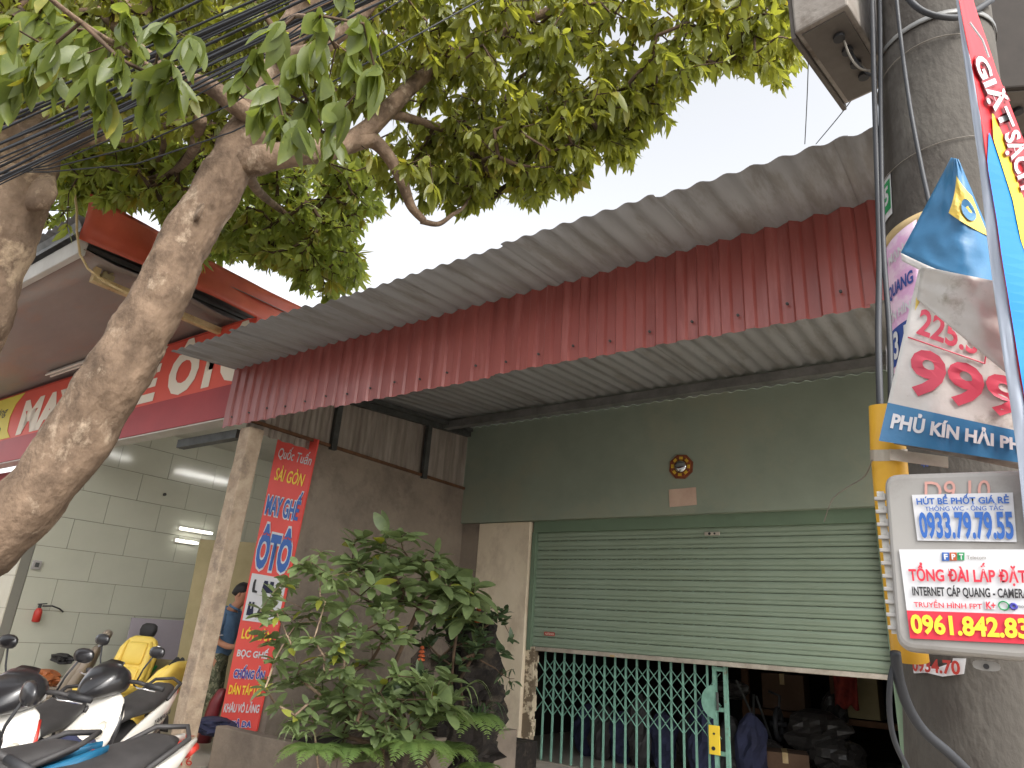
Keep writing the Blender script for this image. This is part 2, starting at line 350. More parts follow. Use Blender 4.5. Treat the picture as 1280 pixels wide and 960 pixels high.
b=MB(); b.tube([(p.x-0.03,DW+0.116,p.z),(p.x-0.03,DW+0.1175,p.z)],0.016,12); b.tube([(p.x+0.03,DW+0.116,p.z),(p.x+0.03,DW+0.1175,p.z)],0.012,12); b.build('logo_mark',M_kprint,rs)
b=MB(); b.box(-4.05,-3.99,DW+0.118,DW+0.1245,1.378,1.40); b.build('latch_tab',M_beige,rs)
# folding lattice gate
GY=DW+0.26
gb=MB(); gb.box(-5.09,-2.74,GY-0.03,GY+0.03,2.78,2.84); gate=gb.build('folding_gate',M_gate,shop)
GX=np.linspace(-5.03,-2.93,16)
b=MB(); b.box(-0.011,0.011,-0.009,0.009,0,2.62); barm=b.mesh('gate_bar',M_gate)
for x in GX: inst('gate_bar',barm,(float(x),GY,0.15),gate)
dx=(GX[1]-GX[0])
for (z0,z1) in ((1.30,0.98),(0.98,0.66)):
    for s in (1,-1):
        b=MB(); zz=(z0-z1)
        b.bar((0,s*0.014,0),(2*dx,s*0.014,zz if s>0 else -zz),0.005,0.02,up=Vector((0,1,0)))
        cm=b.mesh('lattice_bar',M_gate)
        for i in range(-1,15):
            inst('lattice_bar',cm,(float(GX[0]+i*dx),GY,z1 if s>0 else z0),gate)
for (z0,z1) in ((2.6,2.28),):
    for s in (1,-1):
        b=MB(); zz=(z0-z1); b.bar((0,s*0.014,0),(2*dx,s*0.014,zz if s>0 else -zz),0.005,0.02,up=Vector((0,1,0))); cm=b.mesh('lattice_bar',M_gate)
        for i in range(0,14): inst('lattice_bar',cm,(float(GX[0]+i*dx),GY,z1 if s>0 else z0),gate)
b=MB()
for x in (-2.865,-2.745): b.box(x,x+0.035,GY-0.03,GY+0.03,0.13,2.78)
for z in (0.2,0.5,0.92,1.32,1.9,2.5): b.box(-2.84,-2.735,GY-0.02,GY+0.02,z,z+0.04)
b.build('leading_stile',M_gate,gate)
b=MB(); c=onY(889,877,GY-0.05); P=[]
for i in range(15):
    a=R(90+180*i/14); P.append((c.x+0.05+0.16*math.cos(a),GY-0.05,c.z+0.17*math.sin(a)))
b.slab(P,(0,0.012,0)); b.build('lock_plate',M_gate,gate)
b=MB(); b.box(c.x+0.06,c.x+0.085,GY-0.07,GY-0.052,c.z-0.08,c.z+0.1); b.build('gate_handle',M_steel,gate,bevel=0.005)
b=MB(); c=onY(893,925,GY-0.05); b.box(c.x-0.06,c.x+0.06,GY-0.055,GY-0.04,c.z-0.14,c.z+0.14); b.build('yellow_plate',M_yel,gate,bevel=0.006)
b=MB(); b.tube([(c.x-0.01,GY-0.06,c.z-0.08),(c.x-0.01,GY-0.052,c.z-0.08)],0.02,10);b.tube([(c.x,GY-0.06,c.z+0.06),(c.x,GY-0.052,c.z+0.06)],0.012,8); b.build('plate_hole',M_kprint,gate)
# bagua mirror
c=onY(851.5,583.5,DW-0.01); bm_=thing('bagua_mirror','small octagonal wooden mirror high on the green wall','mirror',tuple(c))
def octo(r,y0,th,m,name,rot=0.3):
    b=MB(); P=[(c.x+r*math.cos(2*math.pi*i/8+rot),y0,c.z+r*math.sin(2*math.pi*i/8+rot)) for i in range(8)]; b.slab(P[::-1],(0,th,0)); return b.build(name,m,bm_,bevel=0.003)
octo(0.155,DW-0.022,0.02,M_bronze,'outer_frame'); octo(0.128,DW-0.028,0.006,M_or,'painted_ring'); octo(0.122,DW-0.031,0.004,M_bronze,'inner_frame')
for i in range(8):
    a=2*math.pi*(i+.5)/8+0.3; d=Vector((math.cos(a),0,math.sin(a))); t=Vector((-d.z,0,d.x)); b=MB()
    for k in range(3): cc=Vector((c.x,DW-0.034,c.z))+d*(0.09+k*0.011); b.obox(cc,t*0.022,Vector((0,0.002,0)),d*0.003)
    b.build('trigram',M_yel,bm_)
b=MB(); V=[];
for i in range(5):
    rr=0.075*math.cos(i/5*1.5); V.append(((c.x,DW-0.034-0.03*math.sin(i/5*1.57),c.z),(rr,0,0),(0,0,rr)))
b.loft(V,20,2); b.build('convex_glass',M_glass,bm_,smooth=True)
a_,b_,c_,d_=onY(837,634,DW-.006),onY(871,631,DW-.006),onY(870,609,DW-.006),onY(836,612,DW-.006)
b=MB(); b.grid(lambda u,v:quadmap(a_,b_,c_,d_)(u,v)+Vector((0,-0.004*math.sin(u*9)*v,0)),8,4); tag(b.build('paper_notice',M_paper,solid=0.001),'faded pinkish paper stuck on the green wall under the octagonal mirror','paper')
# ================================================================== CANOPY
YF=4.0
can=thing('corrugated_canopy','grey corrugated tin canopy with red ribbed fascia over the green shop front','canopy',(-3,4.0,4.1))
def roofz(y): return 4.41-(DW-y)*0.083
xs=[-6.75]; 
while xs[-1]<0.7: xs.append(xs[-1]+1.05)
for i in range(len(xs)-1):
    x0,x1=xs[i],xs[i+1]+0.07; nu=int((x1-x0)/0.0188); off=0.004*(i%2)
    b=MB(); b.grid(lambda u,v:Vector((x0+(x1-x0)*u, 3.25-0.03*(i%3==1)*(1-v)+(DW-0.002-3.25)*v+0.004*(1-v)*fz((x0+u,i,0),6), roofz(3.25+(DW-3.25)*v)+0.011*math.sin((x0+(x1-x0)*u)/0.15*2*math.pi)+off+0.006*fz((x0+(x1-x0)*u,v*4,1),1.3))),nu,4)
    b.build('roof_sheet',M_roof,can,smooth=True,solid=0.0015)
def ribprof(t):  # trapezoid rib 0..1
    t=t%1
    return 0 if t<0.40 else (t-0.40)/0.1 if t<0.50 else 1 if t<0.86 else 1-(t-0.86)/0.10 if t<0.96 else 0
fx=[-6.78]
while fx[-1]<0.6: fx.append(fx[-1]+0.90)
for i in range(len(fx)-1):
    x0,x1=fx[i],fx[i+1]+0.02; b=MB(); xsn=[]
    k=0; p=0.15
    while x0+k*p<x1-1e-6:
        for t in (0,0.40,0.50,0.86,0.96): 
            if x0+(k+t)*p<=x1: xsn.append((x0+(k+t)*p,t))
        k+=1
    xsn.append((x1,0))
    rows=7; zt=4.165; V=[]
    for j in range(rows+1):
        v=j/rows
        for (x,t) in xsn:
            zb=3.435+0.012*math.sin(i*1.9)+0.006*fz((x,0,0),3)
            V.append((x,YF-0.020*ribprof(t+1e-4)-0.003*(i%2)+0.035*(v-0.5)*0-0.012*math.sin(v*3.1)*fz((i,v*2,3),1.0),zb+(zt-zb)*v))
    n=len(xsn); b.add(V,[(j*n+q,j*n+q+1,(j+1)*n+q+1,(j+1)*n+q) for j in range(rows) for q in range(n-1)])
    fo=b.build('fascia_panel',M_red,can,solid=0.0012)
    b=MB()
    for k in range(3):
        xx=x0+0.15+k*0.3+0.03; b.tube([(xx,YF-0.032,3.53+0.01*k),(xx,YF-0.018,3.53+0.01*k)],0.009,8)
    b.build('screw',M_steel,fo)
b=MB(); b.box(-6.72,0.8,YF+0.012,YF+0.06,3.50,3.56); b.box(-6.72,0.8,YF+0.012,YF+0.06,4.02,4.07); b.build('fascia_rail',M_steel,can)
for (y,h,nm) in ((7.05,0.10,'purlin'),(5.3,0.10,'purlin')):
    if y==5.3: continue
    b=MB(); z=roofz(y)-0.03; b.box(-6.36,0.9,y,y+0.05,z-h,z); b.box(-6.36,0.9,y+0.051,y+0.10,z-h,z-h+0.012); b.build(nm,M_galv,can)
b=MB(); b.bar((XS+0.05,YF+0.08,roofz(YF)-0.085),(XS+0.05,DW-0.02,roofz(DW)-0.085),0.06,0.12); b.build('side_rafter',M_steel,can)
b=MB(); b.bar((XS+0.16,YF+0.9,roofz(5)-0.07),(XS+0.16,DW-0.1,roofz(DW)-0.075),0.04,0.05); b.build('rafter',M_steel,can)
# side sheets between canopy and cement wall
ys=[YF+0.06]
while ys[-1]<DW-0.1: ys.append(min(ys[-1]+0.92,DW-0.01))
for i in range(len(ys)-1):
    y0,y1=ys[i],min(ys[i+1]+0.03,DW-0.005); nu=max(6,int((y1-y0)/0.0142)); b=MB()
    b.grid(lambda u,v:Vector((XS-0.004*(i%2)+0.016*math.tanh(2.5*math.sin((y0+(y1-y0)*u)/0.17*2*math.pi)),y0+(y1-y0)*u,3.385+(roofz(y0+(y1-y0)*u)-3.42)*v)),nu,1)
    b.build('side_sheet',M_panel,can,solid=0.001)
b=MB(); b.box(XS+0.02,XS+0.05,YF+0.06,DW-0.01,3.475,3.51); b.build('lower_rail',M_wood,can)
for yy in (5.15,6.75):
    b=MB(); b.box(XS+0.021,XS+0.075,yy,yy+0.08,3.45,roofz(yy)-0.14); b.build('strut',M_steel,can)
for k in range(7):
    x=-0.8-0.72*k; z=roofz(3.3)
b=MB()
# concrete post
pst=thing('concrete_post','square rough concrete post holding the left corner of the red canopy','post',(-6.38,4.12,0.12))
b=MB(); NZ=26; V=[];Fc=[]
for j in range(NZ+1):
    z=0.12+3.30*j/NZ; lean=0.05*(1-j/NZ)
    for (sx,sy) in ((-1,-1),(1,-1),(1,1),(-1,1)):
        w=0.088; V.append((-6.43-lean*2.6+sx*w+0.006*fz((sx,j,sy),.7,1),4.14+sy*w+0.006*fz((sx,j,sy),.7,2),z))
for j in range(NZ):
    for q in range(4): Fc.append((j*4+q,j*4+(q+1)%4,(j+1)*4+(q+1)%4,(j+1)*4+q))
Fc+=[(3,2,1,0),tuple(NZ*4+q for q in range(4))]
b.add(V,Fc); b.build('shaft',M_conc,pst,bevel=0.012)
xr=-6.43-0.115+0.090
def postmap(y0,z0,y1,z1): return quadmap((xr+.004,y0,z0),(xr+.004,y1,z0),(xr+.004,y1,z1),(xr+.004,y0,z1))
def pl(x,y): return onX(x,y,xr+0.004)
b=MB()
for P in ([pl(233,919),pl(233,940),pl(232,944)],[pl(229,925),pl(233,918),pl(237,925)],[pl(208,919),pl(218,920),pl(243,920)]): b.tube(P,0.0035,5)
b.build('red_arrow_mark',M_extred,pst)
yf=4.14-0.098-0.005
def pf(x,y): return onY(x,y,yf)
t=text('red_number_mark','16',quadmap(pl(226,957),pl(240,957),pl(240,946),pl(226,946)),M_extred,pst,0.0,0.006)
b=MB(); b.tube([pf(214,930),pf(219,927),pf(223,930),pf(222,937),pf(217,938),pf(214,934),pf(215,930)],0.0035,5); b.tube([pf(213,922),pf(214,945)],0.003,5); b.tube([pf(216,944),pf(221,950),pf(216,956)],0.003,5); b.build('red_scrawl',M_extred,pst)
# cement side wall + planter wall
sw=thing('cement_side_wall','tall stained grey cement wall between the two shops, below the corrugated side sheets','wall',(XS,6.3,0.12))
b=MB(); b.grid(lambda u,v:Vector((XS+0.02+0.004*fz((u*3,v*3,0),2),4.93+(DW+0.05-4.93)*u,0.12+(3.50-0.12)*v)),24,20)
b.build('rendered_face',M_grey,sw,smooth=True)
b=MB(); b.box(XS-0.14,XS+0.015,4.93,DW+0.05,0.12,3.46); b.build('wall_core',M_grey,sw)
plw=thing('planter_wall','low grey cement planter wall behind the concrete post, below the red vertical banner','wall',(-5.9,4.3,0.12))
b=MB(); b.box(-6.32,-4.75,4.30,4.42,0.12,0.57); b.box(-4.87,-4.75,4.421,7.0,0.12,0.57); b.build('wall_body',M_grey,plw,bevel=0.012)
b=MB(); b.box(-6.33,-4.871,4.421,7.6,0.12,0.40); tag(b.build('soil_bed',M_rockD),None,None,kind='stuff')
# ================================================================== UPHOLSTERY SHOP (left)
FZ=0.18; XW=-11.0
lw=thing('upholstery_shop','open fronted car seat workshop with pale tiled walls left of the green shop','building',(-9,6.5,FZ))
b=MB(); b.box(-16,XS-0.15,4.0,9.7,0.121,FZ); structure(b.build('shop_floor',M_floor))
b=MB(); b.box(XW-0.2,XW-0.02,4.14,9.6,FZ,4.3); b.build('wall_backing',M_grout,lw)
tm=MB(); tm.box(0,0.012,0.003,0.797,0.003,0.417); tme=tm.mesh('wall_tile',M_tile)
for j in range(10):
    for i in range(8):
        y0=4.15+0.8*i-(0.4 if j%2 else 0)
        if y0<4.14 or y0+0.8>9.6: continue
        inst('wall_tile',tme,(XW-0.019+0.002*random.random(),y0,FZ+0.42*j),lw)
hm=MB(); hm.box(0,.012,.003,.397,.003,.417); hme=hm.mesh('wall_tile',M_tile)
for j in range(1,10,2): inst('wall_tile',hme,(XW-0.019,4.15,FZ+.42*j),lw)
b=MB(); b.box(XW-0.62,XW+0.0,4.02,4.139,FZ,3.75); b.build('front_column',M_grout,lw)
cm=MB(); cm.box(0.003,0.617,0,0.014,0.003,0.417); cme=cm.mesh('column_tile',M_tileC)
for j in range(8): inst('column_tile',cme,(XW-0.62,4.005,FZ+0.42*j),lw)
b=MB(); b.box(XW-0.02,XS-0.15,9.6,9.7,FZ,4.3); b.build('rear_wall',M_tile,lw)
b=MB(); b.box(-16,XS-0.15,4.2,9.7,4.25,4.33); b.build('ceiling',M_ceil,lw)
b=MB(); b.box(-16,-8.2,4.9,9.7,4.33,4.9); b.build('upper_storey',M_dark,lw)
b=MB(); b.box(-16,-6.6,4.18,4.28,3.62,4.24); b.build('front_beam',M_ceil,lw)
b=MB(); b.bar(onX(226,556,-8.2),onX(300,543,-7.0),0.10,0.10); tag(b.build('awning_bracket',M_steel),'dark steel bracket under the right end of the red shop sign','bracket')
# further shop left of the column
b=MB(); b.box(-17,XW-0.7,4.5,4.6,FZ,3.6); b.build('side_wall',M_signD,lw)
# sign
SY=4.1
sg=thing('shop_sign','long red shop sign with big white letters above the open workshop','sign',(-9.9,SY,3.6))
b=MB(); b.box(-16.2,-6.72,SY,SY+0.07,4.0,4.79); b.build('sign_face',M_signR,sg)
b=MB(); b.box(-16.2,-6.72,SY-0.002,SY+0.068,3.61,3.998); b.build('lower_band',M_signD,sg)
b=MB(); b.box(-16.2,-6.72,SY+0.012,SY+0.2,3.59,3.607); b.build('sign_soffit',M_white,sg)
b=MB(); b.hexa([(-16.2,SY+0.0,4.80),(-6.9,SY+0.0,4.80),(-6.9,SY+0.45,4.95),(-16.2,SY+0.45,4.95)],[(-16.2,SY,4.812),(-6.9,SY,4.812),(-6.9,SY+0.45,4.962),(-16.2,SY+0.45,4.962)]); b.build('sign_top_flashing',M_signR,sg)
b=MB(); b.slab([(-16.2,SY-0.003,4.02),(-13.05,SY-0.003,4.02),(-13.25,SY-0.003,4.15),(-13.33,SY-0.003,4.4),(-13.25,SY-0.003,4.62),(-13.0,SY-0.003,4.785),(-16.2,SY-0.003,4.785)],(0,-0.004,0)); b.build('yellow_field',M_signY,sg)
def sq(x0,x1,z0,z1,y=SY-0.004): return quadmap((x0,y,z0),(x1,y,z0),(x1,y,z1),(x0,y,z1))
for s,x0,x1,z0,z1 in (('MAY',-12.85,-10.80,4.03,4.62),('GHẾ',-10.6,-8.60,4.03,4.785),('ÔTÔ',-8.40,-6.60,4.03,4.785)):
    text('sign_lettering',s,sq(x0,x1,z0,z1),M_letter,sg,0.055,0.004)
text('sign_small_lettering','Quốc Vương',sq(-15.2,-13.5,4.42,4.66,SY-0.01),M_kprint,sg,0.005,0.004,shear=0.3)
text('sign_small_lettering','0961.489',sq(-15.0,-13.55,4.08,4.26,SY-0.01),M_kprint,sg,0.03,0.004)
# raised canopy over the sign
lc=thing('raised_canopy','raised grey tin canopy with an orange red side board above the red sign','canopy',(-9,3,4.9))
b=MB(); b.grid(lambda u,v:Vector((-16+8.78*u,2.38+2.5*v,4.92-0.05*v+0.05*fz((u*3,v*2,2),2))),60,8); b.build('underside_sheet',M_liner,lc,smooth=True,solid=0.002)
for k in range(3):
    b=MB(); x=-14.5+2.6*k; b.box(x,x+0.03,2.45,4.9,4.87-0.03*k*0,4.90); 
b=MB(); b.hexa([(-16,2.34,4.86),(-7.24,2.34,4.86),(-7.24,2.41,4.86),(-16,2.41,4.86)],[(-16,2.31,5.02),(-7.24,2.31,5.02),(-7.24,2.41,5.02),(-16,2.41,5.02)]); b.build('front_gutter',M_white,lc,bevel=0.01)
b=MB(); b.grid(lambda u,v:Vector((-16+8.76*u,2.26+0.05*math.sin(v*3),5.03+0.17*v)),4,3); b.build('front_flashing',M_galv,lc,solid=0.003)
b=MB(); b.grid(lambda u,v:Vector((-16+8.78*u,2.22+3.4*v,5.24+0.03*v+0.022*math.sin((8.78*u)/0.15*2*math.pi))),420,3); b.build('top_sheet',M_roof,lc,smooth=True,solid=0.002)
b=MB()
def ob(u,v):
    y=2.30+3.6*u; return Vector((-7.2+0.05*math.sin(v*2.2+u*5)+0.03*fz((u*3,v*2,3),2),y-0.04*v,4.99+0.02*u+v*(0.5-0.10*u)+0.012*fz((u*4,1,0),2)))
b.grid(ob,30,8); b.build('side_board',M_orange,lc,smooth=True,solid=0.004)
b=MB(); b.box(-7.30,-7.26,2.4,5.6,4.95,5.0); b.build('edge_angle',M_steel,lc)
b=MB(); b.grid(lambda u,v:Vector((-16+8.9*u,4.62+0.02*math.tanh(2*math.sin(8.9*u/0.16*6.283)),4.3+0.62*v)),440,1); b.build('rear_sheet',M_liner,lc,solid=0.002)
# lamp frame under it
lf=thing('sign_light_frame','pale beige steel light frame hanging crosswise under the raised canopy','light frame',(-7.45,3.4,4.75))
b=MB(); b.box(-7.50,-7.42,2.60,4.25,4.72,4.80); b.build('beam',M_beige,lf,bevel=0.008)
b=MB(); b.box(-7.49,-7.43,2.60,2.66,4.801,4.96); b.build('hanger',M_beige,lf); b=MB(); b.box(-7.49,-7.43,4.20,4.26,4.801,4.96); b.build('hanger',M_beige,lf)
b=MB(); b.box(-7.505,-7.41,4.24,4.34,4.74,4.94); b.build('ballast_box',M_beige,lf,bevel=0.01)
b=MB(); b.box(-7.52,-7.41,2.68,2.80,4.801,4.86); b.tube([(-7.46,2.7,4.86),(-7.45,2.72,4.9),(-7.47,2.76,4.95)],0.02,8); b.tube([(-7.44,2.76,4.86),(-7.43,2.78,4.92)],0.018,8); b.build('connector',M_ply,lf,bevel=0.01)
b=MB(); P=[at(x,y,6.9) for x,y in ((92,232),(96,262),(96,290),(100,318),(110,336),(130,352),(170,372))]; b.tube(P,0.012,7); tag(b.build('power_cable',M_beige),'pale cable looping down to the beige light frame under the raised canopy','cable')
a_,b_=onY(57,470,3.9),onY(135,430,3.9); a_.z=b_.z=4.83
tf=thing('white_tube','unlit white double tube light on the underside of the raised canopy','tube light',tuple(a_))
for dy in (0,0.07):
    b=MB(); b.tube([a_+Vector((0,dy,0)),b_+Vector((0,dy,0))],0.014,8); b.build('tube',M_tubeoff,tf)
b=MB(); b.bar(a_+Vector((0,0.035,0.03)),b_+Vector((0,0.035,0.03)),0.05,0.03); b.build('batten',M_white,tf)
# added glowing tubes with battens, standing in for lamp reflections on the tiles
for px,lab in (((225,660,265,668),'upper added glowing tube standing in for a lamp reflection on the tiled wall of the workshop'),((220,675,247,682),'lower added glowing tube standing in for a lamp reflection on the tiled wall of the workshop')):
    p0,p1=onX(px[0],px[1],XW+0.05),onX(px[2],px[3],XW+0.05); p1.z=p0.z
    tl=thing('white_tube',lab,'tube light',tuple(p0),'stand-ins for wall reflections')
    b=MB(); b.tube([p0,p1],0.013,8); b.build('glow_tube',mat('reflection_glow',(1.0,.98,.94),emit=5),tl)
    b=MB(); b.box(XW+0.002,XW+0.026,p0.y,p1.y,p0.z-0.03,p0.z+0.03); b.build('batten',M_white,tl)  # added batten behind the stand-in tube
p0=Vector((-8.6,7.2,4.19));tl=thing('white_tube','lit tube light under the ceiling deep inside the workshop','tube light',tuple(p0))
b=MB(); b.tube([p0,p0+Vector((0,1.2,0))],0.02,8); b.tube([p0+Vector((.12,0,0)),p0+Vector((.12,1.2,0))],0.02,8); b.build('glow_tube',M_tube,tl)
b=MB(); b.box(-8.66,-8.42,7.15,8.45,4.212,4.245); b.build('batten',M_white,tl)
p0=Vector((-8.6,5.0,4.19));tl=thing('white_tube','lit tube light under the workshop ceiling just behind the red sign','tube light',tuple(p0))
b=MB(); b.tube([p0,p0+Vector((0,1.2,0))],0.02,8); b.build('glow_tube',M_tube,tl)
b=MB(); b.box(-8.63,-8.57,4.95,6.25,4.212,4.245); b.build('batten',M_white,tl)
# wall things
p=onX(206,618,XW+0.01); b=MB(); b.tube([(XW-.005,p.y,p.z),(XW+.02,p.y,p.z)],0.025,10); tag(b.build('wall_hook',M_kprint),'small black knob high on the tiled wall','hook')
p=onX(45,706,XW+0.01); ps=thing('wall_switch','small grey switch box on the tiled wall beside the white column','switch',tuple(p))
b=MB(); b.box(XW-.005,XW+.03,p.y-.05,p.y+.06,p.z-.06,p.z+.06); b.build('switch_box',M_box,ps,bevel=0.006); b=MB(); b.box(XW+.031,XW+.036,p.y-.02,p.y+.03,p.z-.03,p.z+.03); b.build('switch_key',M_steel,ps)
p=onX(47,768,XW+0.09); ex=thing('fire_extinguisher','small red fire extinguisher hanging on the tiled wall','extinguisher',tuple(p))
b=MB(); b.loft([(p+Vector((0,0,z)),(r,0,0),(0,r,0)) for z,r in ((-.10,.03),(-.09,.05),(.03,.05),(.07,.035),(.085,.018))],14,2); b.build('cylinder_body',M_extred,ex,smooth=True)
b=MB(); b.tube([p+Vector((0,0,.08)),p+Vector((0,0,.13))],0.022,8); b.bar(p+Vector((0,-.03,.13)),p+Vector((0,.08,.145)),.02,.015); b.build('valve_head',M_kprint,ex)
b=MB(); b.tube([p+Vector((0,.03,.11)),p+Vector((0.03,.14,.12)),p+Vector((0.03,.24,.09)),p+Vector((0.03,.3,.05))],0.011,7); b.build('hose',M_kprint,ex)
# boards
b=MB(); p0=onX(165,772,-10.86);p1=onX(262,778,-10.86)
b.hexa([(-10.72,p0.y-.05,FZ+.01),(-10.70,p0.y-.05,FZ+.01),(-10.70,p1.y,FZ+.01),(-10.72,p1.y,FZ+.01)],[(-10.88,p0.y,p0.z),(-10.86,p0.y,p0.z),(-10.86,p1.y,p0.z),(-10.88,p1.y,p0.z)])
tag(b.build('lilac_board',M_lilac,bevel=0.004),'pale lilac grey board leaning against the tiled wall behind the seats','board')
pa=at(250,674,9.3); pb=at(347,690,9.2)
b=MB(); bl=onZ(226,885,FZ+.01); lo=Vector((pa.x+0.12,pa.y-0.02,FZ+.01)); ro=Vector((pb.x+0.1,pb.y-.02,FZ+.01)); th=Vector((-.06,.09,0))
b.hexa([lo,ro,ro+th,lo+th],[Vector((pa.x,pa.y,pa.z)),Vector((pb.x,pb.y,pa.z)),Vector((pb.x,pb.y,pa.z))+th,Vector((pa.x,pa.y,pa.z))+th])
tag(b.build('plywood_sheet',M_ply,bevel=0.004),'tall stack of plywood standing upright behind the concrete post and the man','plywood')
# ------------------------------------------------------------------ vertical banner
BY=4.9
bn=thing('vertical_banner','tall red vertical banner advertising car seat sewing beside the cement wall','banner',(-6.9,BY,0.5))
b_tl,b_tr=onY(349,535,BY),onY(399,552,BY); b_bl,b_br=onY(270,925,BY),onY(318,925,BY)
b_tl,b_tr,b_bl,b_br=onY(348,545,BY),onY(396,560,BY),onY(272,914,BY),onY(320,914,BY)
QB=quadmap(b_bl,b_br,b_tr+Vector((0,0,.02)),b_tl)
b=MB(); b.slab([b_bl,b_br,b_tr+Vector((0,0,.1)),b_tl+Vector((0,0,.08))],(0,0.02,0)); b.build('banner_panel',M_bred,bn)
def by(y,x0=0,x1=1): pass
def bq(xl,yb,xr,yt):   # text band between image rows, u fractions xl..xr
    def yrow(u,y):
        # image row -> v on the banner edge
        return (914-y)/(914-545)
    v0,v1=yrow(0,yb),yrow(0,yt)
    return lambda u,v: QB(xl+(xr-xl)*u, v0+(v1-v0)*v)+Vector((0,-0.004,0))
# true v from row at left edge (vertical metric), rows measured at banner centre
def row(y):
    z=onY(334-(y-560)*0.205+24,y,BY).z; return (z-b_bl.z)/(b_tl.z-b_bl.z)
def bt(s,y0,y1,x0,x1,m,bold=.02,m2=None,ob=.05,sh=0):
    v0,v1=row(y1),row(y0); mp=lambda u,v:QB(x0+(x1-x0)*u,v0+(v1-v0)*v)+Vector((0,-.003,0))
    ntext('lettering',s,mp,m,m2,bn,bold,ob,0.004,sh)
bt('Quốc Tuấn',552,571,.10,.95,M_wprint,.01,sh=.2)
bt('SÀI GÒN',577,597,.12,.88,M_yel,.015,sh=.25)
bt('MAY GHẾ',604,641,.06,.92,M_blue,.03,M_wprint,.085)
bt('ÔTÔ',652,710,.06,.94,M_blue,.05,M_wprint,.10)
for (y0,y1) in ((716,776),):
    v0,v1=row(y1),row(y0); b=MB(); 
    P=[QB(.06,v0),QB(.97,v0),QB(.97,v1),QB(.06,v1)]; b.slab([p+Vector((0,-.003,0)) for p in P],(0,-.002,0)); b.build('picture_panel',M_wprint,bn)
    def si(cx,cy,w,h,kind):
        b=MB(); cu=.06+.91*cx; cv=v0+(v1-v0)*cy
        def q(a,c): return QB(cu+a*w,cv+c*h)+Vector((0,-.009,0))
        if kind==0: shp=[(-.3,-.5),(.45,-.5),(.5,-.36),(.05,-.3),(-.05,.2),(0,.5),(-.3,.5),(-.42,.2),(-.4,-.3)]
        elif kind==1: shp=[(-.5,-.5),(.5,-.5),(.5,-.2),(.42,.0),(.42,.5),(.1,.5),(.1,.0),(-.05,0),(-.1,.5),(-.42,.5),(-.5,-.2)]
        else: shp=[(-.5,-.5),(-.44,-.5),(-.4,-.1),(.4,-.1),(.44,-.5),(.5,-.5),(.45,.1),(.3,.5),(-.3,.5),(-.45,.1)]
        P=[q(*s_) for s_ in shp]; P.append(P[0]); b.slab([q(*s_) for s_ in shp],(0,-.001,0)); b.build('seat_picture',M_kseat if kind!=1 else M_navy,bn)
    si(.18,.74,.16,.022*2,0); si(.55,.76,.3,.04,1); si(.84,.76,.18,.04,0); si(.18,.26,.17,.045,1); si(.5,.2,.22,.03,2); si(.8,.2,.22,.03,2)
bt('LÓT SÀN',783,799,.12,.9,M_yel,.03)
bt('BỌC GHẾ',808,824,.10,.9,M_wprint,.03)
bt('CHỐNG ỒN',832,849,.12,.92,M_blue2,.04,M_wprint,.10)
bt('DÁN TÁP LÔ',855,870,.08,.92,M_yel,.03)
bt('KHÂU VÔ LĂNG',878,893,.05,.97,M_wprint,.03)
bt('GIẢ DA',901,912,.28,.85,M_blue2,.04,M_wprint,.10)
# ================================================================== UTILITY POLE
P0=at(1240,960,1.72); P1=at(1163,0,2.5); dP=(P1-P0)
PB=P0-dP*((P0.z-0.1)/dP.z); PT=P0+dP*((8.2-P0.z)/dP.z)
AX=(PT-PB).normalized()
def paxis(z): return PB+(PT-PB)*((z-PB.z)/(PT.z-PB.z))
def prad(z): return 0.200-0.0075*(z-0.1)
pole=thing('utility_pole','thick round grey concrete utility pole at the right covered in stickers and cables','utility pole',tuple(PB))
b=MB(); b.tube([paxis(z) for z in np.linspace(1.18,8.2,40)],[prad(z) for z in np.linspace(1.18,8.2,40)],40); b.build('shaft',M_pole,pole,smooth=True)
b=MB(); b.tube([paxis(z) for z in np.linspace(0.1,1.18,14)],[prad(z)+0.003+0.003*math.sin(z*9) for z in np.linspace(0.1,1.18,14)],40); b.build('worn_base',M_pole2,pole,smooth=True)
def cyl(phi,z,dr=0.004):   # phi degrees from the camera side, negative = image left
    c=paxis(z); t=Vector((-c.x,-c.y,0)).normalized(); s=Vector((t.y,-t.x,0))*-1
    # s points to image right
    a=R(phi); return c+(t*math.cos(a)+s*math.sin(a))*(prad(z)+dr)
def zrow(x,y): # height of image row on the near side of the pole
    d=ray(x,y); c=paxis(2.0); k=math.hypot(c.x,c.y)-0.15; return CAM[2]+d[2]/math.hypot(d[0],d[1])*k
def cmap(f0,f1,z0,z1,dr=.004,slope=0): return lambda u,v: cyl(f0+(f1-f0)*u,z0+(z1-z0)*v+slope*u,dr)
def band(name,z,h,m,dr=.006,f0=-180,f1=180,par=pole,slope=0):
    b=MB(); b.grid(lambda u,v:cyl(f0+(f1-f0)*u,z+h*v+slope*u,dr),40,1); return b.build(name,m,par,smooth=True,solid=0.002)
band('steel_strap',zrow(1180,20),0.02,M_galv); band('paint_band',zrow(1160,278),0.035,M_beige,.003,-80,10)
P=[cyl(f,zrow(1150,190)+0.001*f*0.2,.006) for f in range(-85,86,10)]; b=MB(); b.tube(P,0.0015,5); b.build('tie_wire',M_wire,pole)
P=[cyl(f,zrow(1150,70)+0.04*math.cos(R(f)),.008) for f in range(-95,60,10)]; b=MB(); b.tube(P,0.002,5); b.build('tie_wire',M_wire,pole)
st=sheetpatch('round_sticker',cmap(-78,-52,zrow(1112,256),zrow(1112,202),.004),M_wprint,pole,(6,6))
sheetpatch('sticker_print',cmap(-77,-53,zrow(1112,248),zrow(1112,210),.006),M_gprint,pole,(6,6))
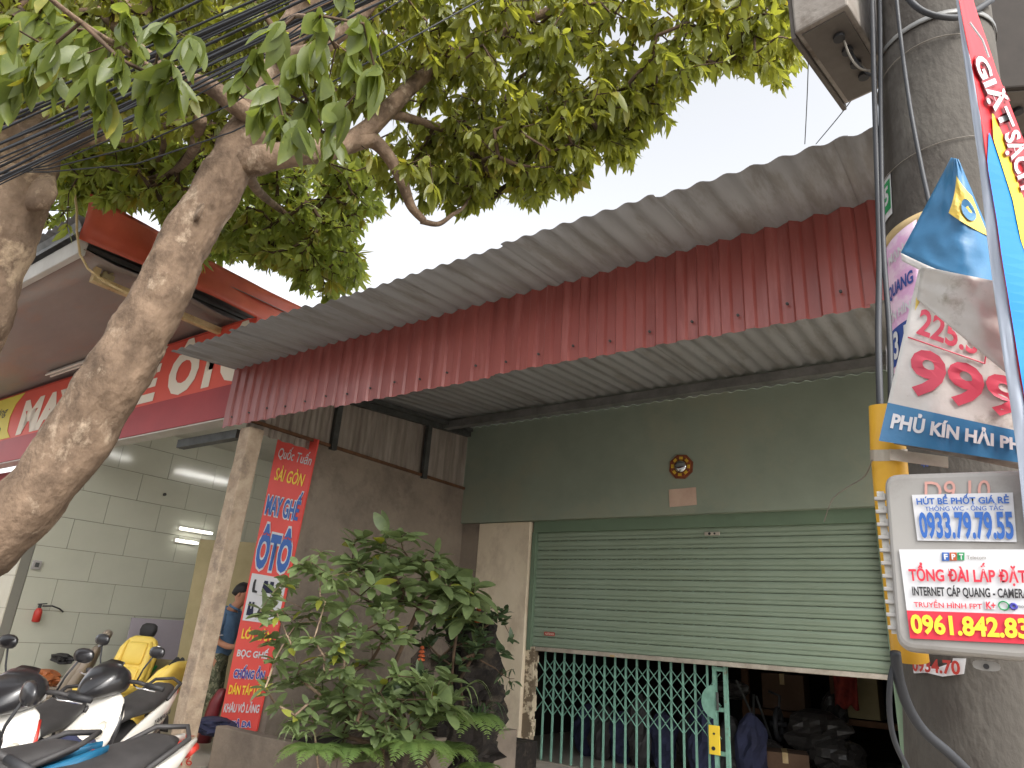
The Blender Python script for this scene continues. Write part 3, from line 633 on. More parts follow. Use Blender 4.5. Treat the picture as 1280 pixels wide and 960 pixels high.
text('sticker_lettering','05',cmap(-74,-55,zrow(1112,240),zrow(1112,216),.008),M_wprint,pole,.03,0.001)
# pink poster wrapped round the pole
z0,z1=zrow(1130,460),zrow(1130,290)
ps=thing('pink_poster','torn pink and white paper poster wrapped round the utility pole under the blue tarp','poster',tuple(paxis((z0+z1)/2)))
b=MB(); b.grid(lambda u,v:cyl(-86+62*u,z0+(z1-z0)*v+0.03*u,.004),14,8); b.build('poster_sheet',M_ppink,ps,smooth=True,solid=.001)
def pr(y0,y1): return zrow(1130,y1),zrow(1130,y0)
for s,y0,y1,m,f0,f1 in (('LẮP MẠNG',300,322,M_wprint,-82,-30),('CÁP QUANG',342,366,M_pnavy,-84,-30),('TRUYỀN HÌNH',376,394,M_wprint,-84,-28)):
    zz=pr(y0,y1); text('poster_lettering',s,cmap(f0,f1,zz[0],zz[1],.007,.02),m,ps,.03,.001)
zz=pr(404,452); b=MB(); b.grid(lambda u,v:cyl(-85+60*u,zz[0]+(zz[1]-zz[0])*v+0.02*u,.0065),12,2); b.build('poster_footer',M_pnavy,ps,smooth=True)
text('poster_lettering','0913.16',cmap(-82,-28,zz[0]+.015,zz[1]-.012,.010,.02),M_wprint,ps,.03,.001)
# cables down the pole
def dcab(name,pts,r,lab,m=M_cable,n=8):
    b=MB(); P=[at(*p) for p in pts]; 
    # smooth
    Q=[]
    for i in range(len(P)-1):
        p0=P[max(i-1,0)];p1=P[i];p2=P[i+1];p3=P[min(i+2,len(P)-1)]
        for k in range(6):
            t=k/6; Q.append(0.5*((2*p1)+(p2-p0)*t+(2*p0-5*p1+4*p2-p3)*t*t+(3*p1-p0-3*p2+p3)*t**3))
    Q.append(P[-1]); b.tube(Q,r,n); o=b.build(name,m,smooth=True); tag(o,lab,'cable'); return o
dcab('power_cable',((1086,-150,2.75),(1090,0,2.5),(1094,150,2.33),(1099,300,2.12),(1098,420,1.9),(1101,530,1.72)),.0085,'thick black cable running straight down the left edge of the utility pole',n=10)
dcab('power_cable',((1094,-150,2.74),(1100,0,2.49),(1101,150,2.32),(1104,300,2.11),(1112,420,1.9),(1114,530,1.72)),.0075,'second black cable just inside the left edge of the utility pole')
dcab('pole_cable',((1115,-60,2.40),(1125,40,2.28),(1137,130,2.12),(1152,210,2.0),(1163,262,1.9),(1168,310,1.82)),.006,'thin dark cable slanting down the face of the utility pole behind the blue tarp')
dcab('pole_cable',((1122,-20,2.25),(1145,8,2.2),(1172,20,2.18),(1205,20,2.2),(1240,0,2.3)),.010,'thick black cable looping round the top of the utility pole')
dcab('black_cable',((1119,815,1.50),(1124,850,1.5),(1136,885,1.5),(1156,915,1.5),(1190,945,1.5),(1230,985,1.52)),.011,'thick black cable coming out of the yellow pipe and curving across the pole base',n=10)
dcab('black_cable',((1121,818,1.52),(1113,850,1.5),(1112,890,1.5),(1118,925,1.5),(1134,960,1.5),(1160,1010,1.52)),.006,'thinner black cable hanging in a loop under the yellow pipe')
dcab('grey_wire',((1090,575,1.6),(1080,596,1.7),(1058,610,1.9),(1040,625,2.1),(1030,652,2.3)),.0017,'thin grey wire curling off the yellow pipe in front of the green wall',M_wire,5)
# yellow pipe
yp=thing('yellow_pipe','yellow plastic cable pipe strapped to the left side of the utility pole','pipe',tuple(at(1125,825,1.58)))
b=MB(); A=[at(1108,508,1.66),at(1110,560,1.64),at(1117,640,1.62),at(1128,740,1.60),at(1138,825,1.58)]
b.tube(A,0.038,20); b.build('pipe_body',M_yell,yp,smooth=True)
b=MB(); b.tube([at(1110.5,562,1.64),at(1111.6,576,1.637)],0.040,20); b.bar(at(1112,568,1.59),at(1185,578,1.57),.003,.026); b.build('steel_strap',M_bar,yp)
# ------------------------------------------------------------------ telecom box
O=at(1112,705,1.40); bux=Vector((0.9985,0.02,-0.038)).normalized(); buz=Vector((0.02,0,1)).normalized(); buy=bux.cross(buz)*-1
buy=buz.cross(bux)
def bxp(x,y,d=0.0):  # image point on the box front plane
    n_=buy; r_=Vector(ray(x,y)); k=(O-Vector(CAM)).dot(n_)/r_.dot(n_); return Vector(CAM)+r_*k-n_*d
tb=thing('telecom_box','pale grey plastic telecom box with phone number stickers strapped to the utility pole','telecom box',tuple(O))
c0=bxp(1104,592);c1=bxp(1300,585);c2=bxp(1302,828);c3=bxp(1121,812)
def rrect(c0,c1,c2,c3,r=0.09,n=5):
    P=[];C_=[c3,c2,c1,c0]
    for i in range(4):
        p=C_[i];a=C_[i-1];q=C_[(i+1)%4]
        for k in range(n+1):
            t=k/n; s0=p+(a-p).normalized()*0.028*(1); s1=p+(q-p).normalized()*0.028
            P.append((s0*(1-t)**2+p*2*t*(1-t)+s1*t*t))
    return P
fr=rrect(c0,c1,c2,c3)
b=MB(); n=len(fr); cen=sum(fr,Vector())/n
rings=[[cen+(p-cen)*s+buy*d for p in fr] for s,d in ((0.93,0.0),(0.965,0.002),(0.99,0.008),(1.0,0.018),(1.0,0.06),(1.012,0.061),(1.012,0.075),(1.0,0.076),(1.0,0.13))]
V=[p for r_ in rings for p in r_]; Fc=[tuple(range(n))]+[(i*n+j,(i+1)*n+j,(i+1)*n+(j+1)%n,i*n+(j+1)%n) for i in range(len(rings)-1) for j in range(n)]+[tuple(range(len(rings)*n-1,(len(rings)-1)*n-1,-1))]
b.add(V,Fc); b.build('box_shell',M_box,tb)
def bxq(a,b_,c,d,e=.003): return quadmap(bxp(*a,e),bxp(*b_,e),bxp(*c,e),bxp(*d,e))
q=bxq((1147,676),(1271,678),(1266,616),(1140,619)); sheetpatch('number_sticker',q,M_wprint,tb,(2,2))
text('sticker_lettering','HÚT BỂ PHỐT GIÁ RẺ',subq(q,.04,.78,.96,1.0),M_blue,tb,.03,.0045); text('sticker_lettering','THÔNG WC - ỐNG TẮC',subq(q,.12,.64,.90,.79),M_blue,tb,.01,.0045)
text('sticker_lettering','0933.79.79.55',subq(q,.04,.04,.98,.62),M_blue,tb,.035,.0045)
q=bxq((1138,798),(1300,806),(1292,687),(1124,687)); sheetpatch('service_sticker',q,M_wprint,tb,(2,2))
sheetpatch('sticker_footer',subq(q,0,0,1,.305),M_rprint,tb,(2,2),.0015)
text('sticker_lettering','0961.842.83',subq(q,.02,.05,.93,.27),M_yel,tb,.035,.005)
text('sticker_lettering','TỔNG ĐÀI LẮP ĐẶT',subq(q,.055,.60,.94,.85),M_rprint,tb,.03,.0045)
text('sticker_lettering','INTERNET CÁP QUANG - CAMERA',subq(q,.065,.455,.945,.60),M_kprint,tb,.03,.0045)
text('sticker_lettering','TRUYỀN HÌNH FPT',subq(q,.065,.345,.60,.435),M_rprint,tb,.015,.0045)
for k,(m,s) in enumerate(((M_blue,'F'),(M_or,'P'),(M_gprint,'T'))):
    u0=.33+.058*k; sheetpatch('logo_tile',lambda u,v:subq(q,u0,.87+.004*k,u0+.054,.965)(u+0.12*v,v),m,tb,(2,2),.002); text('logo_lettering',s,subq(q,u0+.018,.885,u0+.048,.95),M_wprint,tb,.04,.005)
text('logo_lettering','Telecom',subq(q,.52,.89,.66,.93),M_wire,tb,0,.003)
sheetpatch('channel_logo',subq(q,.62,.345,.70,.435),M_wprint,tb,(2,2),.002); text('channel_logo','K+',subq(q,.63,.35,.70,.43),M_rprint,tb,.03,.004)
b=MB(); b.ring(q(.76,.39)+(Vector(CAM)-q(.76,.39)).normalized()*.003,q(1,0)-q(0,0),q(0,1)-q(0,0),0.0075,0.0012,16,5); b.build('channel_logo',M_gprint,tb)
b=MB(); b.ring(q(.83,.385)+(Vector(CAM)-q(.83,.385)).normalized()*.003,q(1,0)-q(0,0),q(0,1)-q(0,0),0.004,0.0025,16,5); b.build('channel_logo',M_blue2,tb); text('channel_logo','mobile',subq(q,.86,.37,.95,.41),M_kprint,tb,.0,.003)
text('stencil_number','D9.10',bxq((1156,628),(1238,626),(1238,600),(1156,602),.0025),mat('faded_red',srgb(200,150,140),rough=.6),tb,.0,.001)
hs_=MB(); hs_.grid(lambda u,v:bxp(1094+9*u+19*v,612+180*v,-0.02),3,10); hs_.build('hinge_strip',M_white,tb,solid=.003)
for k in range(11):
    y=622+16.2*k; x=1094+(y-612)*0.105; p=bxp(x,y,-.012); b=MB()
    b.obox(p+bux*.006,bux*.011,buy*.004,buz*.0038); b.obox(p+bux*.014+buz*.006,bux*.0035,buy*.004,buz*.005); b.build('hinge_clip',M_box,tb,bevel=.0015)
b=MB(); c=bxp(1232,832,-.05); b.loft([(c+buy*.004,bux*.022,buz*.009),(c-buy*.004,bux*.022,buz*.009)],14,3); b.build('mounting_lug',M_box,tb)
b=MB(); c=bxp(1232,833,-.044); b.tube([c,c-buy*.003],.005,10); b.build('lug_hole',M_kprint,tb)
zz0,zz1=zrow(1185,846),zrow(1185,824); ls=thing('torn_label','torn red and white label remnant on the pole below the grey box','label',tuple(cyl(-30,zz0)))
b=MB(); P=[cyl(f,z,.008) for f,z in ((-52,zz1),(-10,zz1+.004),(-12,zz0+.01),(-26,zz0),(-38,zz0+.006),(-50,zz0+.002))]; b.slab(P,(0,-.001,0)); b.build('label_paper',M_wprint,ls)
text('label_lettering','0934.70',cmap(-50,-14,zz0+.006,zz1-.002,.011),M_extred,ls,.03,.001)
text('pole_marking','40',cmap(-33,-26,zrow(1180,584),zrow(1180,575),.006),M_pnavy,pole,.02,.001)
# ------------------------------------------------------------------ torn tarps on the pole
def tarp(name,P,m,parent,th=.0015,eps=0): 
    b=MB(); b.slab([at(*p) for p in P],(0,th,0)); return b.build(name,m,parent)
tp=thing('torn_tarp_banner','crumpled blue and white plastic tarp banner folded over itself on the utility pole','tarp banner',tuple(at(1180,560,1.62)))
def coons(BL,BR,TR,TL,wr=.012,sd=0,n=(22,22)):
    q=quadmap(at(*BL),at(*BR),at(*TR),at(*TL))
    return lambda u,v: q(u,v)+_view(q(u,v))*(wr*(fz((u*2.2,v*2.2,sd),1.6)+.5*fz((u*5,v*3,sd+3),1.5))+0.02*math.sin(u*3.14))
def _view(p): return (Vector(CAM)-p).normalized()
QL=coons((1101,540,1.56),(1290,572,1.50),(1275,395,1.50),(1150,330,1.62),.010,1)
b=MB(); b.grid(QL,26,26); b.build('lower_sheet',M_twhite,tp,smooth=True,solid=.0012)
def QS(u0,v0,u1,v1,e): 
    def f(u,v):
        p=QL(u0+(u1-u0)*u,v0+(v1-v0)*v); return p+_view(p)*e
    return f
b=MB(); b.grid(QS(0,-.05,1,.17,.002),26,6); b.build('blue_strip',M_tblue,tp,smooth=True)
text('tarp_lettering','PHỦ KÍN HẢI PHÒNG',QS(.055,.03,1.22,.145,.005),M_wprint,tp,.04,.001)
text('tarp_lettering','999',QS(.10,.245,.98,.53,.004),M_tpink,tp,.03,.001)
text('tarp_lettering','225.3',QS(.10,.60,.62,.76,.004),M_tpink,tp,.025,.001)
def frame_(u0,v0,u1,v1,name):
    P=[]
    for a in np.linspace(0,1,20): P.append(QS(u0,v0,u1,v1,.004)(a,0))
    for a in np.linspace(0,1,8): P.append(QS(u0,v0,u1,v1,.004)(1+.02*math.sin(a*3.14),a))
    for a in np.linspace(1,0,20): P.append(QS(u0,v0,u1,v1,.004)(a,1))
    b=MB(); b.tube(P,.0016,5); b.build(name,M_tpink,tp)
frame_(.04,.565,.68,.80,'printed_frame')
b=MB(); P=[at(1145,374,1.600),at(1143,400,1.595),at(1175,398,1.585),at(1155,352,1.6)]; b.slab(P,(0,-.001,0)); b.build('yellow_corner',M_tyel,tp)
# white fold crossing in front
b=MB(); QF=coons((1146,374,1.585),(1262,470,1.45),(1248,352,1.45),(1152,333,1.57),.010,5)
b.grid(QF,16,16); b.build('white_fold',M_twhite,tp,smooth=True,solid=.0012)
b=MB(); QG=coons((1118,555,1.57),(1290,590,1.52),(1290,560,1.51),(1102,535,1.58),.006,8); b.grid(QG,14,4); b.build('hem_fold',M_meter,tp,smooth=True,solid=.001)
tq=thing('blue_tarp_flap','faded blue tarp flap with a yellow emblem hanging from the pole by a corner','tarp',tuple(at(1190,200,1.62)))
def flap(u,v):
    # v 0 bottom 1 top ; triangular
    L=Vector((1126,316,0))*(1-v)+Vector((1189,197,0))*v; Rr=Vector((1268,366,0))*(1-v)+Vector((1198,199,0))*v
    x=L.x*(1-u)+Rr.x*u; y=L.y*(1-u)+Rr.y*u+6*math.sin(u*3.1)*(1-v)
    return at(x,y,1.66-.10*math.sin(u*2.6)*(1-v*.6)-.03*u+.010*fz((u*4,v*4,2),1.5))
b=MB(); b.grid(flap,22,22); b.build('flap_sheet',M_tblue,tq,smooth=True,solid=.0012)
def fe(e): 
    def g(u,v): p=flap(u,v); return p+_view(p)*e
    return g
b=MB(); g=fe(.005); b.grid(lambda u,v:g(*(tuple(((.37*(1-u)+.97*u)*(1-v)+(.55*(1-u)+.95*u)*v, (.52*(1-u)+.42*u)*(1-v)+(.86*(1-u)+.72*u)*v)))),10,10); b.build('yellow_emblem',M_tyel,tq)
b=MB(); P=[g(.75+.14*math.cos(a),.60+.085*math.sin(a)) +_view(g(.7,.5))*.006 for a in np.linspace(0,6.0,16)]; b.add(P,[tuple(range(len(P)))]); b.build('emblem_mark',M_tblue,tq)
b=MB()
def hem(u,v):
    p=flap(u,0); d=Vector((0,0,-1)); return p+_view(p)*(.004-.03*math.sin(v*3.14)*0)+Vector((0,0,-.022-.01*u))*v+Vector((.0,.0,.0))
b.grid(hem,18,3); b.build('white_hem',M_twhite,tq,smooth=True,solid=.001)
# ------------------------------------------------------------------ hanging banner at the right edge
hb=thing('hanging_banner','bright red and blue hanging banner with a white edge, draped in front of the pole','banner',tuple(at(1260,300,1.3)))
EL=[(1191,-30),(1203,60),(1213,130),(1223,200),(1233,290),(1240,345),(1250,420),(1262,500),(1272,570),(1283,680)]
def interp(T,y):
    for i in range(len(T)-1):
        if T[i][1]<=y<=T[i+1][1]: t=(y-T[i][1])/(T[i+1][1]-T[i][1]); return T[i][0]+(T[i+1][0]-T[i][0])*t
    return T[-1][0] if y>T[-1][1] else T[0][0]
WL=[(1193,-30),(1206,40),(1216,90),(1226,150),(1233,200),(1243,260),(1253,330),(1264,400),(1276,480),(1290,560),(1310,680)]
RR=[(1208,-30),(1219,10),(1233,50),(1246,90),(1262,130),(1285,190),(1310,260),(1360,400),(1420,680)]
def hbm(A,B,d0,d1,wr=.006):
    def f(u,v):
        y=680-710*v; x=interp(A,y)*(1-u)+interp(B,y)*u; return at(x,y,(d0+(d1-d0)*u)+wr*fz((u*3,v*8,1),1.3)+.10*v)
    return f
b=MB(); b.grid(hbm(EL,WL,1.28,1.27),4,40); b.build('white_edge',M_hwhite,hb,smooth=True,solid=.001)
fr_=hbm(WL,RR,1.27,1.33)
def vr(y): return (680-y)/710
b=MB(); b.grid(lambda u,v:fr_(u,v),18,48); b.build('red_field',M_hred,hb,smooth=True,solid=.001)
def hov(e):
    e=e*3.2
    def g(u,v): p=fr_(u,v); return p+_view(p)*e
    return g
g=hov(.002)
def strip(name,T,m,e):   # T: (y, xleft, xright)
    b=MB(); g=hov(e); V=[];N=44
    for i in range(N+1):
        y=T[0][0]+(T[-1][0]-T[0][0])*i/N
        for k in (1,2):
            x=interp([(t[k],t[0]) for t in T],y); a_=interp(WL,y);b_=interp(RR,y); V.append(g(max(0,min(1,(x-a_)/(b_-a_))),vr(y)))
    b.add(V,[(2*i,2*i+1,2*i+3,2*i+2) for i in range(N)]); return b.build(name,m,hb)
strip('blue_field',[(166,1236,1237),(205,1234,1252),(240,1240,1266),(275,1246,1274),(320,1252,1285),(430,1270,1330),(680,1310,1400)],M_hblue,.0022)
strip('yellow_swoosh',[(142,1240,1242),(175,1242,1256),(215,1255,1268),(250,1266,1280),(300,1276,1300),(340,1290,1310)],M_yel,.0034)
def vt(s,x0,y0,x1,y1,h,m,bold,e):   # text running down the banner
    g=hov(e)
    def f(u,v):
        x=x0+(x1-x0)*u+h*(v-.5)*0.92; y=y0+(y1-y0)*u-h*(v-.5)*0.38; a_=interp(WL,y);b_=interp(RR,y); return g((x-a_)/(b_-a_),vr(y))
    ntext('banner_lettering',s,f,M_wprint,m,hb,bold,bold+.06,e)
vt('GIẶT',1224,70,1262,160,26,M_hmar,.03,.004)
vt('SẠCH',1262,165,1284,235,26,M_hmar,.03,.004)
b=MB(); P=[at(1212,28,1.31),at(1228,50,1.31),at(1236,72,1.31)]; b.tube(P,.0018,5); b.build('drawn_line',M_wprint,hb)
# ------------------------------------------------------------------ meter boxes
def meterbox(name,lab,A,ang,L,Wd,H,extra,mm=None):
    a=Vector((math.sin(R(ang)),math.cos(R(ang)),0)); w=Vector((a.y,-a.x,0)); A=Vector(A)
    t=thing(name,lab,'meter box',tuple(A))
    b=MB(); b.hexa([A,A+w*Wd,A+w*Wd+a*L,A+a*L],[p+Vector((0,0,H)) for p in (A,A+w*Wd,A+w*Wd+a*L,A+a*L)]); b.build('box_body',mm or M_meter,t,bevel=.008)
    b=MB(); A2=A-w*.0-Vector((0,0,-.001)); b.hexa([A-w*.018+a*.01+Vector((0,0,-.012)),A+w*.0+a*.01+Vector((0,0,-.012)),A+a*(L+.02)+Vector((0,0,-.012)),A-w*.018+a*(L+.02)+Vector((0,0,-.012))],[p+Vector((0,0,H)) for p in (A-w*.018+a*.01,A+a*.01,A+a*(L+.02),A-w*.018+a*(L+.02))]); b.build('hinged_lid',M_meterD,t,bevel=.004)
    b=MB(); B=A+Vector((0,0,-.006)); b.hexa([B+w*.02+a*.02,B+w*(Wd-.02)+a*.02,B+w*(Wd-.02)+a*(L-.02),B+w*.02+a*(L-.02)],[p+Vector((0,0,.006)) for p in (B+w*.02+a*.02,B+w*(Wd-.02)+a*.02,B+w*(Wd-.02)+a*(L-.02),B+w*.02+a*(L-.02))]); b.build('bottom_plate',M_meterD,t)
    for k in range(extra):
        c=A+w*(Wd*.62)+a*(L*(.22+.17*k))+Vector((0,0,-.012)); b=MB(); b.tube([c,c+Vector((0,0,-.014))],.020,14); b.build('cable_gland',M_black,t,smooth=False)
    return t,a,w,A
mt,ma,mw,mA=meterbox('meter_box','grey electricity meter box at the top left of the pole with cable holes beneath',at(993,42,2.55),9.8,.48,.19,.45,4)
b=MB()
for k in range(4):
    s=mA+mw*.13+ma*(.12+.07*k)+Vector((0,0,-.03)); e_=at(1088+4*k,88+6*k,2.45); m_=(s+e_)/2+Vector((0.02*k-.02,0,-.07+.015*k)); P=[s*(1-t)**2+m_*2*t*(1-t)+e_*t*t for t in np.linspace(0,1,10)]
    b=MB(); b.tube(P,.004,6); b.build('meter_wire',M_black if k%2 else M_wire,mt)
meterbox('meter_box','second weathered meter box behind the pole at the top right corner',at(1225,112,2.75),-25,.55,.30,.5,5,mat('aged_brown_box',srgb(56,50,46),srgb(44,40,36),sc=6,rough=.85))
# thin hanging wires in front of the sky
dcab('sky_wire',((1012,-40,3.2),(1010,90,3.3),(1006,180,3.6)),.0025,'thin vertical wire in the sky between the meter box and the roof',M_steel,5)
dcab('sky_wire',((1095,80,3.0),(1057,135,3.6),(1020,180,4.2)),.003,'thin wire slanting down to the roof edge below the meter box',M_steel,5)
# ------------------------------------------------------------------ overhead cable bundle
rs_=random.Random(5)
A0=at(1150,-360,3.2)
for k in range(22):
    y0=118+ (k%13)*6.5+rs_.uniform(-6,6); 
    if k>19: y0+=30
    Bp=at(-60,y0+35,4.6+.2*rs_.random()); far=Bp+(Bp-A0)*1.2
    Aa=A0+Vector((rs_.uniform(-.1,.1),rs_.uniform(-.1,.1),rs_.uniform(-.22,.22)+(.12 if k%13<5 else 0)))
    sag=rs_.uniform(.05,.22); P=[]
    for i in range(31):
        t=i/30; p=Aa*(1-t)+far*t; p.z-=sag*4*t*(1-t)*1.6; P.append(p+Vector((0,0,.01*math.sin(t*20+k))))
    b=MB(); b.tube(P,rs_.choice((.0045,.006,.007,.009)),6)
    o=b.build('overhead_cable',M_cable,smooth=True); tag(o,'black overhead cable in the thick bundle crossing the tree crown','cable','overhead cables of the bundle crossing the tree crown')
for k,(y0,y1) in enumerate(((215,-30),(240,60),(190,150))):
    P=[at(-40,215+5*k,4.6),at(60,215-4*k,4.5),at(170,205-22*k,4.4),at(290,165-35*k,4.3),at(420,100-50*k,4.2),at(600,0-60*k,4.1)]
    b=MB(); b.tube(P,.005,6); o=b.build('overhead_cable',M_cable,smooth=True); tag(o,'thin sagging black cable just below the main bundle in front of the trunk','cable','thin sagging cables under the bundle')
# ================================================================== TREES
def leaf_mesh(name,m,wd=.36,segs=4,curl=.22,fold=.12,ex=.9):
    V=[];Fc=[]
    for i in range(segs+1):
        t=i/segs; w=wd*.5*math.sin(math.pi*min(1,t**(.85 if ex>.7 else 1.05)*.97+.015))**ex; z=-curl*t*t
        V+= [(t,-w,z+fold*w*2),(t,0,z),(t,w,z+fold*w*2)]
    for i in range(segs):
        a=3*i; Fc+=[(a,a+3,a+4,a+1),(a+1,a+4,a+5,a+2)]
    me=bpy.data.meshes.new(name); me.from_pydata(V,[],Fc); me.materials.append(m); me.polygons.foreach_set('use_smooth',[True]*len(me.polygons)); me.update(); return me
def leaf_arrays(wd,segs,curl,fold):
    V=[];Fc=[]
    for i in range(segs+1):
        t=i/segs; w=wd*.5*math.sin(math.pi*min(1,t**.85*.96+.02))**.9; z=-curl*t*t; V+= [(t,-w,z+fold*w*2),(t,0,z),(t,w,z+fold*w*2)]
    for i in range(segs): a=3*i; Fc+=[(a,a+3,a+4,a+1),(a+1,a+4,a+5,a+2)]
    return np.array(V),np.array(Fc)
def leaf_cloud(name,parent,pos,dirs,lens,mats,midx,segs=3,wd=.34):
    LV,LF=leaf_arrays(wd,segs,.25,.14); n=len(pos); pos=np.array(pos);d=np.array(dirs);d/=np.linalg.norm(d,axis=1)[:,None]
    r=rng.normal(size=(n,3))*0.55+np.array([0,0,1.0]); r-=d*(r*d).sum(1)[:,None]; r/=np.linalg.norm(r,axis=1)[:,None]; y=np.cross(r,d)
    Ls=np.array(lens)[:,None,None]; curl=(rng.uniform(-.3,1.6,n))[:,None]; wv=rng.uniform(.8,1.2,n)[:,None,None]
    P=pos[:,None,:]+Ls*(LV[None,:,0:1]*d[:,None,:]+LV[None,:,1:2]*wv*y[:,None,:]+(LV[None,:,2]*curl)[:,:,None]*r[:,None,:])
    m=len(LV); F_=(LF[None]+ (np.arange(n)*m)[:,None,None]).reshape(-1,4)
    me=bpy.data.meshes.new(name); me.vertices.add(n*m); me.vertices.foreach_set('co',P.reshape(-1).astype(np.float32))
    k=len(F_); me.loops.add(k*4); me.loops.foreach_set('vertex_index',F_.reshape(-1).astype(np.int32)); me.polygons.add(k)
    me.polygons.foreach_set('loop_start',np.arange(k,dtype=np.int32)*4); me.polygons.foreach_set('loop_total',np.full(k,4,dtype=np.int32))
    for q in mats: me.materials.append(q)
    me.polygons.foreach_set('material_index',np.repeat(np.array(midx,dtype=np.int32),len(LF))); me.polygons.foreach_set('use_smooth',np.ones(k,dtype=bool)); me.update(); me.validate()
    o=bpy.data.objects.new(name,me); link(o,parent); reg(o); o['kind']='stuff'; return o
def lumpy_tube(pts,rad,n=22,sub=8,amp=.12,seed=0,scl=4):
    P=[Vector(p) for p in pts]; Q=[];RR_=[]
    for i in range(len(P)-1):
        p0=P[max(i-1,0)];p1=P[i];p2=P[i+1];p3=P[min(i+2,len(P)-1)]
        for k in range(sub):
            t=k/sub; Q.append(0.5*((2*p1)+(p2-p0)*t+(2*p0-5*p1+4*p2-p3)*t*t+(3*p1-p0-3*p2+p3)*t**3)); RR_.append(rad[i]*(1-t)+rad[i+1]*t)
    Q.append(P[-1]);RR_.append(rad[-1]); b=MB(); b.tube(Q,RR_,n)
    V=[]
    for i,q in enumerate(b.v):
        k=i//n; c=Q[min(k,len(Q)-1)]; d=Vector(q)-c; f=1+amp*(fz(q,scl,seed)+.5*fz(q,scl*2.6,seed+1)+.28*fz(q,scl*7,seed+2)); V.append(tuple(c+d*f))
    b.v=V; return b,Q,RR_
def inpoly(x,y,P):
    c=False;j=len(P)-1
    for i in range(len(P)):
        if (P[i][1]>y)!=(P[j][1]>y) and x<(P[j][0]-P[i][0])*(y-P[i][1])/(P[j][1]-P[i][1])+P[i][0]: c=not c
        j=i
    return c
def blocked(p,q=None):
    x,y,z=p
    if y>2.9 and z<4.75 and x>-7.1: return True
    if x<-6.9 and y>1.9 and z<5.75: return True
    if z<3.1: return True
    return False
def sample(poly,n,d0,d1,rnd,gap=0.0,seed=0):
    xs=[p[0] for p in poly];ys=[p[1] for p in poly];out=[]
    tries=0
    while len(out)<n and tries<n*40:
        tries+=1; x=rnd.uniform(min(xs),max(xs));y=rnd.uniform(min(ys),max(ys))
        if not inpoly(x,y,poly): continue
        d=rnd.uniform(d0,d1); p=at(x,y,d)
        if blocked(p): continue
        if gap and noise.noise(Vector(p)*1.1+Vector((seed,0,0)))<gap: continue
        out.append(p)
    return out
def grow(skel,tips,parent,name,m,r0=.006,rmax=.05,droop=.12,tn=5):
    # skel: list of points ; connect each tip to the nearest node, thickness by load
    nodes=[Vector(p) for p in skel]; par=[-1]*len(nodes); base=len(nodes)
    A=np.array([tuple(p) for p in nodes]); d=[np.min(((A-np.array(t))**2).sum(1)) for t in tips]; order=np.argsort(d)
    cap=base+len(tips)*6+10; BUF=np.full((cap,3),1e9); BUF[:base]=A; load=[0]*base
    cnt=base; tipnode=[]; dirs={}
    for oi in order:
        t=tips[oi]; tv=np.array(t); dd=((BUF[:cnt]-tv)**2).sum(1); j=int(dd.argmin()); L=math.sqrt(dd[j])
        k=max(1,min(5,int(L/.22))); a=Vector(BUF[j]); prev=j
        off=Vector((random.gauss(0,1),random.gauss(0,1),random.gauss(0,.6)))*L*.06
        for q in range(1,k+1):
            s=q/k; p=a.lerp(Vector(t),s)+off*math.sin(s*math.pi)+Vector((0,0,droop*L*math.sin(s*math.pi)))
            BUF[cnt]=p; nodes.append(p); par.append(prev); load.append(0); prev=cnt; cnt+=1
        tipnode.append(prev); dirs[int(oi)]=(nodes[prev]-nodes[par[prev]]) if par[prev]>=0 else Vector((0,0,1))
    for t in tipnode:
        k=t
        while k>=base: load[k]+=1; k=par[k]
    b=MB()
    for k in range(base,cnt):
        r=min(rmax,r0*load[k]**.5); j=par[k]; rj=min(rmax,r0*max(load[j] if j>=base else load[k]*1.3,1)**.5); rj=min(rj,r*1.6)
        p,q=nodes[j],nodes[k]
        if (q-p).length<1e-4: continue
        b.tube([p,q],[rj,r],tn if r>.012 else 3,cap=False)
    o=b.build(name,m,parent,smooth=True); o['kind']='stuff'; return dirs
def rosettes(tips,dirs,L0,L1,nl,rnd,down=.9,mats=(0,)):
    P=[];D=[];Ls=[];Mi=[]
    for i,t in enumerate(tips):
        d0=dirs.get(i,Vector((0,0,1))).normalized(); n=rnd.randint(*nl); L=rnd.uniform(L0,L1); ph=rnd.random()*6.3
        a=d0.orthogonal().normalized();b_=d0.cross(a); mi=rnd.choice(mats)
        for k in range(n):
            q=ph+k*2.4; s=rnd.uniform(.5,1.0); v=d0*(1-s)*.9+(a*math.cos(q)+b_*math.sin(q))*s+Vector((0,0,-down*rnd.uniform(.5,1.3)))
            P.append(tuple(Vector(t)-d0*rnd.uniform(0,.09))); D.append(tuple(v)); Ls.append(L*rnd.uniform(.7,1.15)); Mi.append(mi if rnd.random()>.04 else mats[-1])
    return P,D,Ls,Mi
rt=random.Random(11)
T1=thing('leaning_tree','broad leafed street tree with a thick lumpy trunk leaning across the red shop sign','tree',tuple(at(-150,700,3.8)*1.0))
tr=[(-330,960,3.7,.22),(-180,805,3.7,.205),(-60,712,3.7,.19),(18,648,3.75,.175),(74,582,3.85,.172),(119,512,3.95,.172),(163,440,4.05,.165),(190,392,4.15,.163),(212,340,4.25,.155),(234,300,4.4,.152),(272,238,4.55,.148),(297,190,4.65,.142),(318,152,4.7,.13),(335,110,4.75,.12),(355,60,4.8,.11),(395,-20,4.9,.10),(430,-120,5.2,.09)]
b,Q1,_=lumpy_tube([at(*p[:3]) for p in tr],[p[3] for p in tr],36,9,.15,3,4.2)
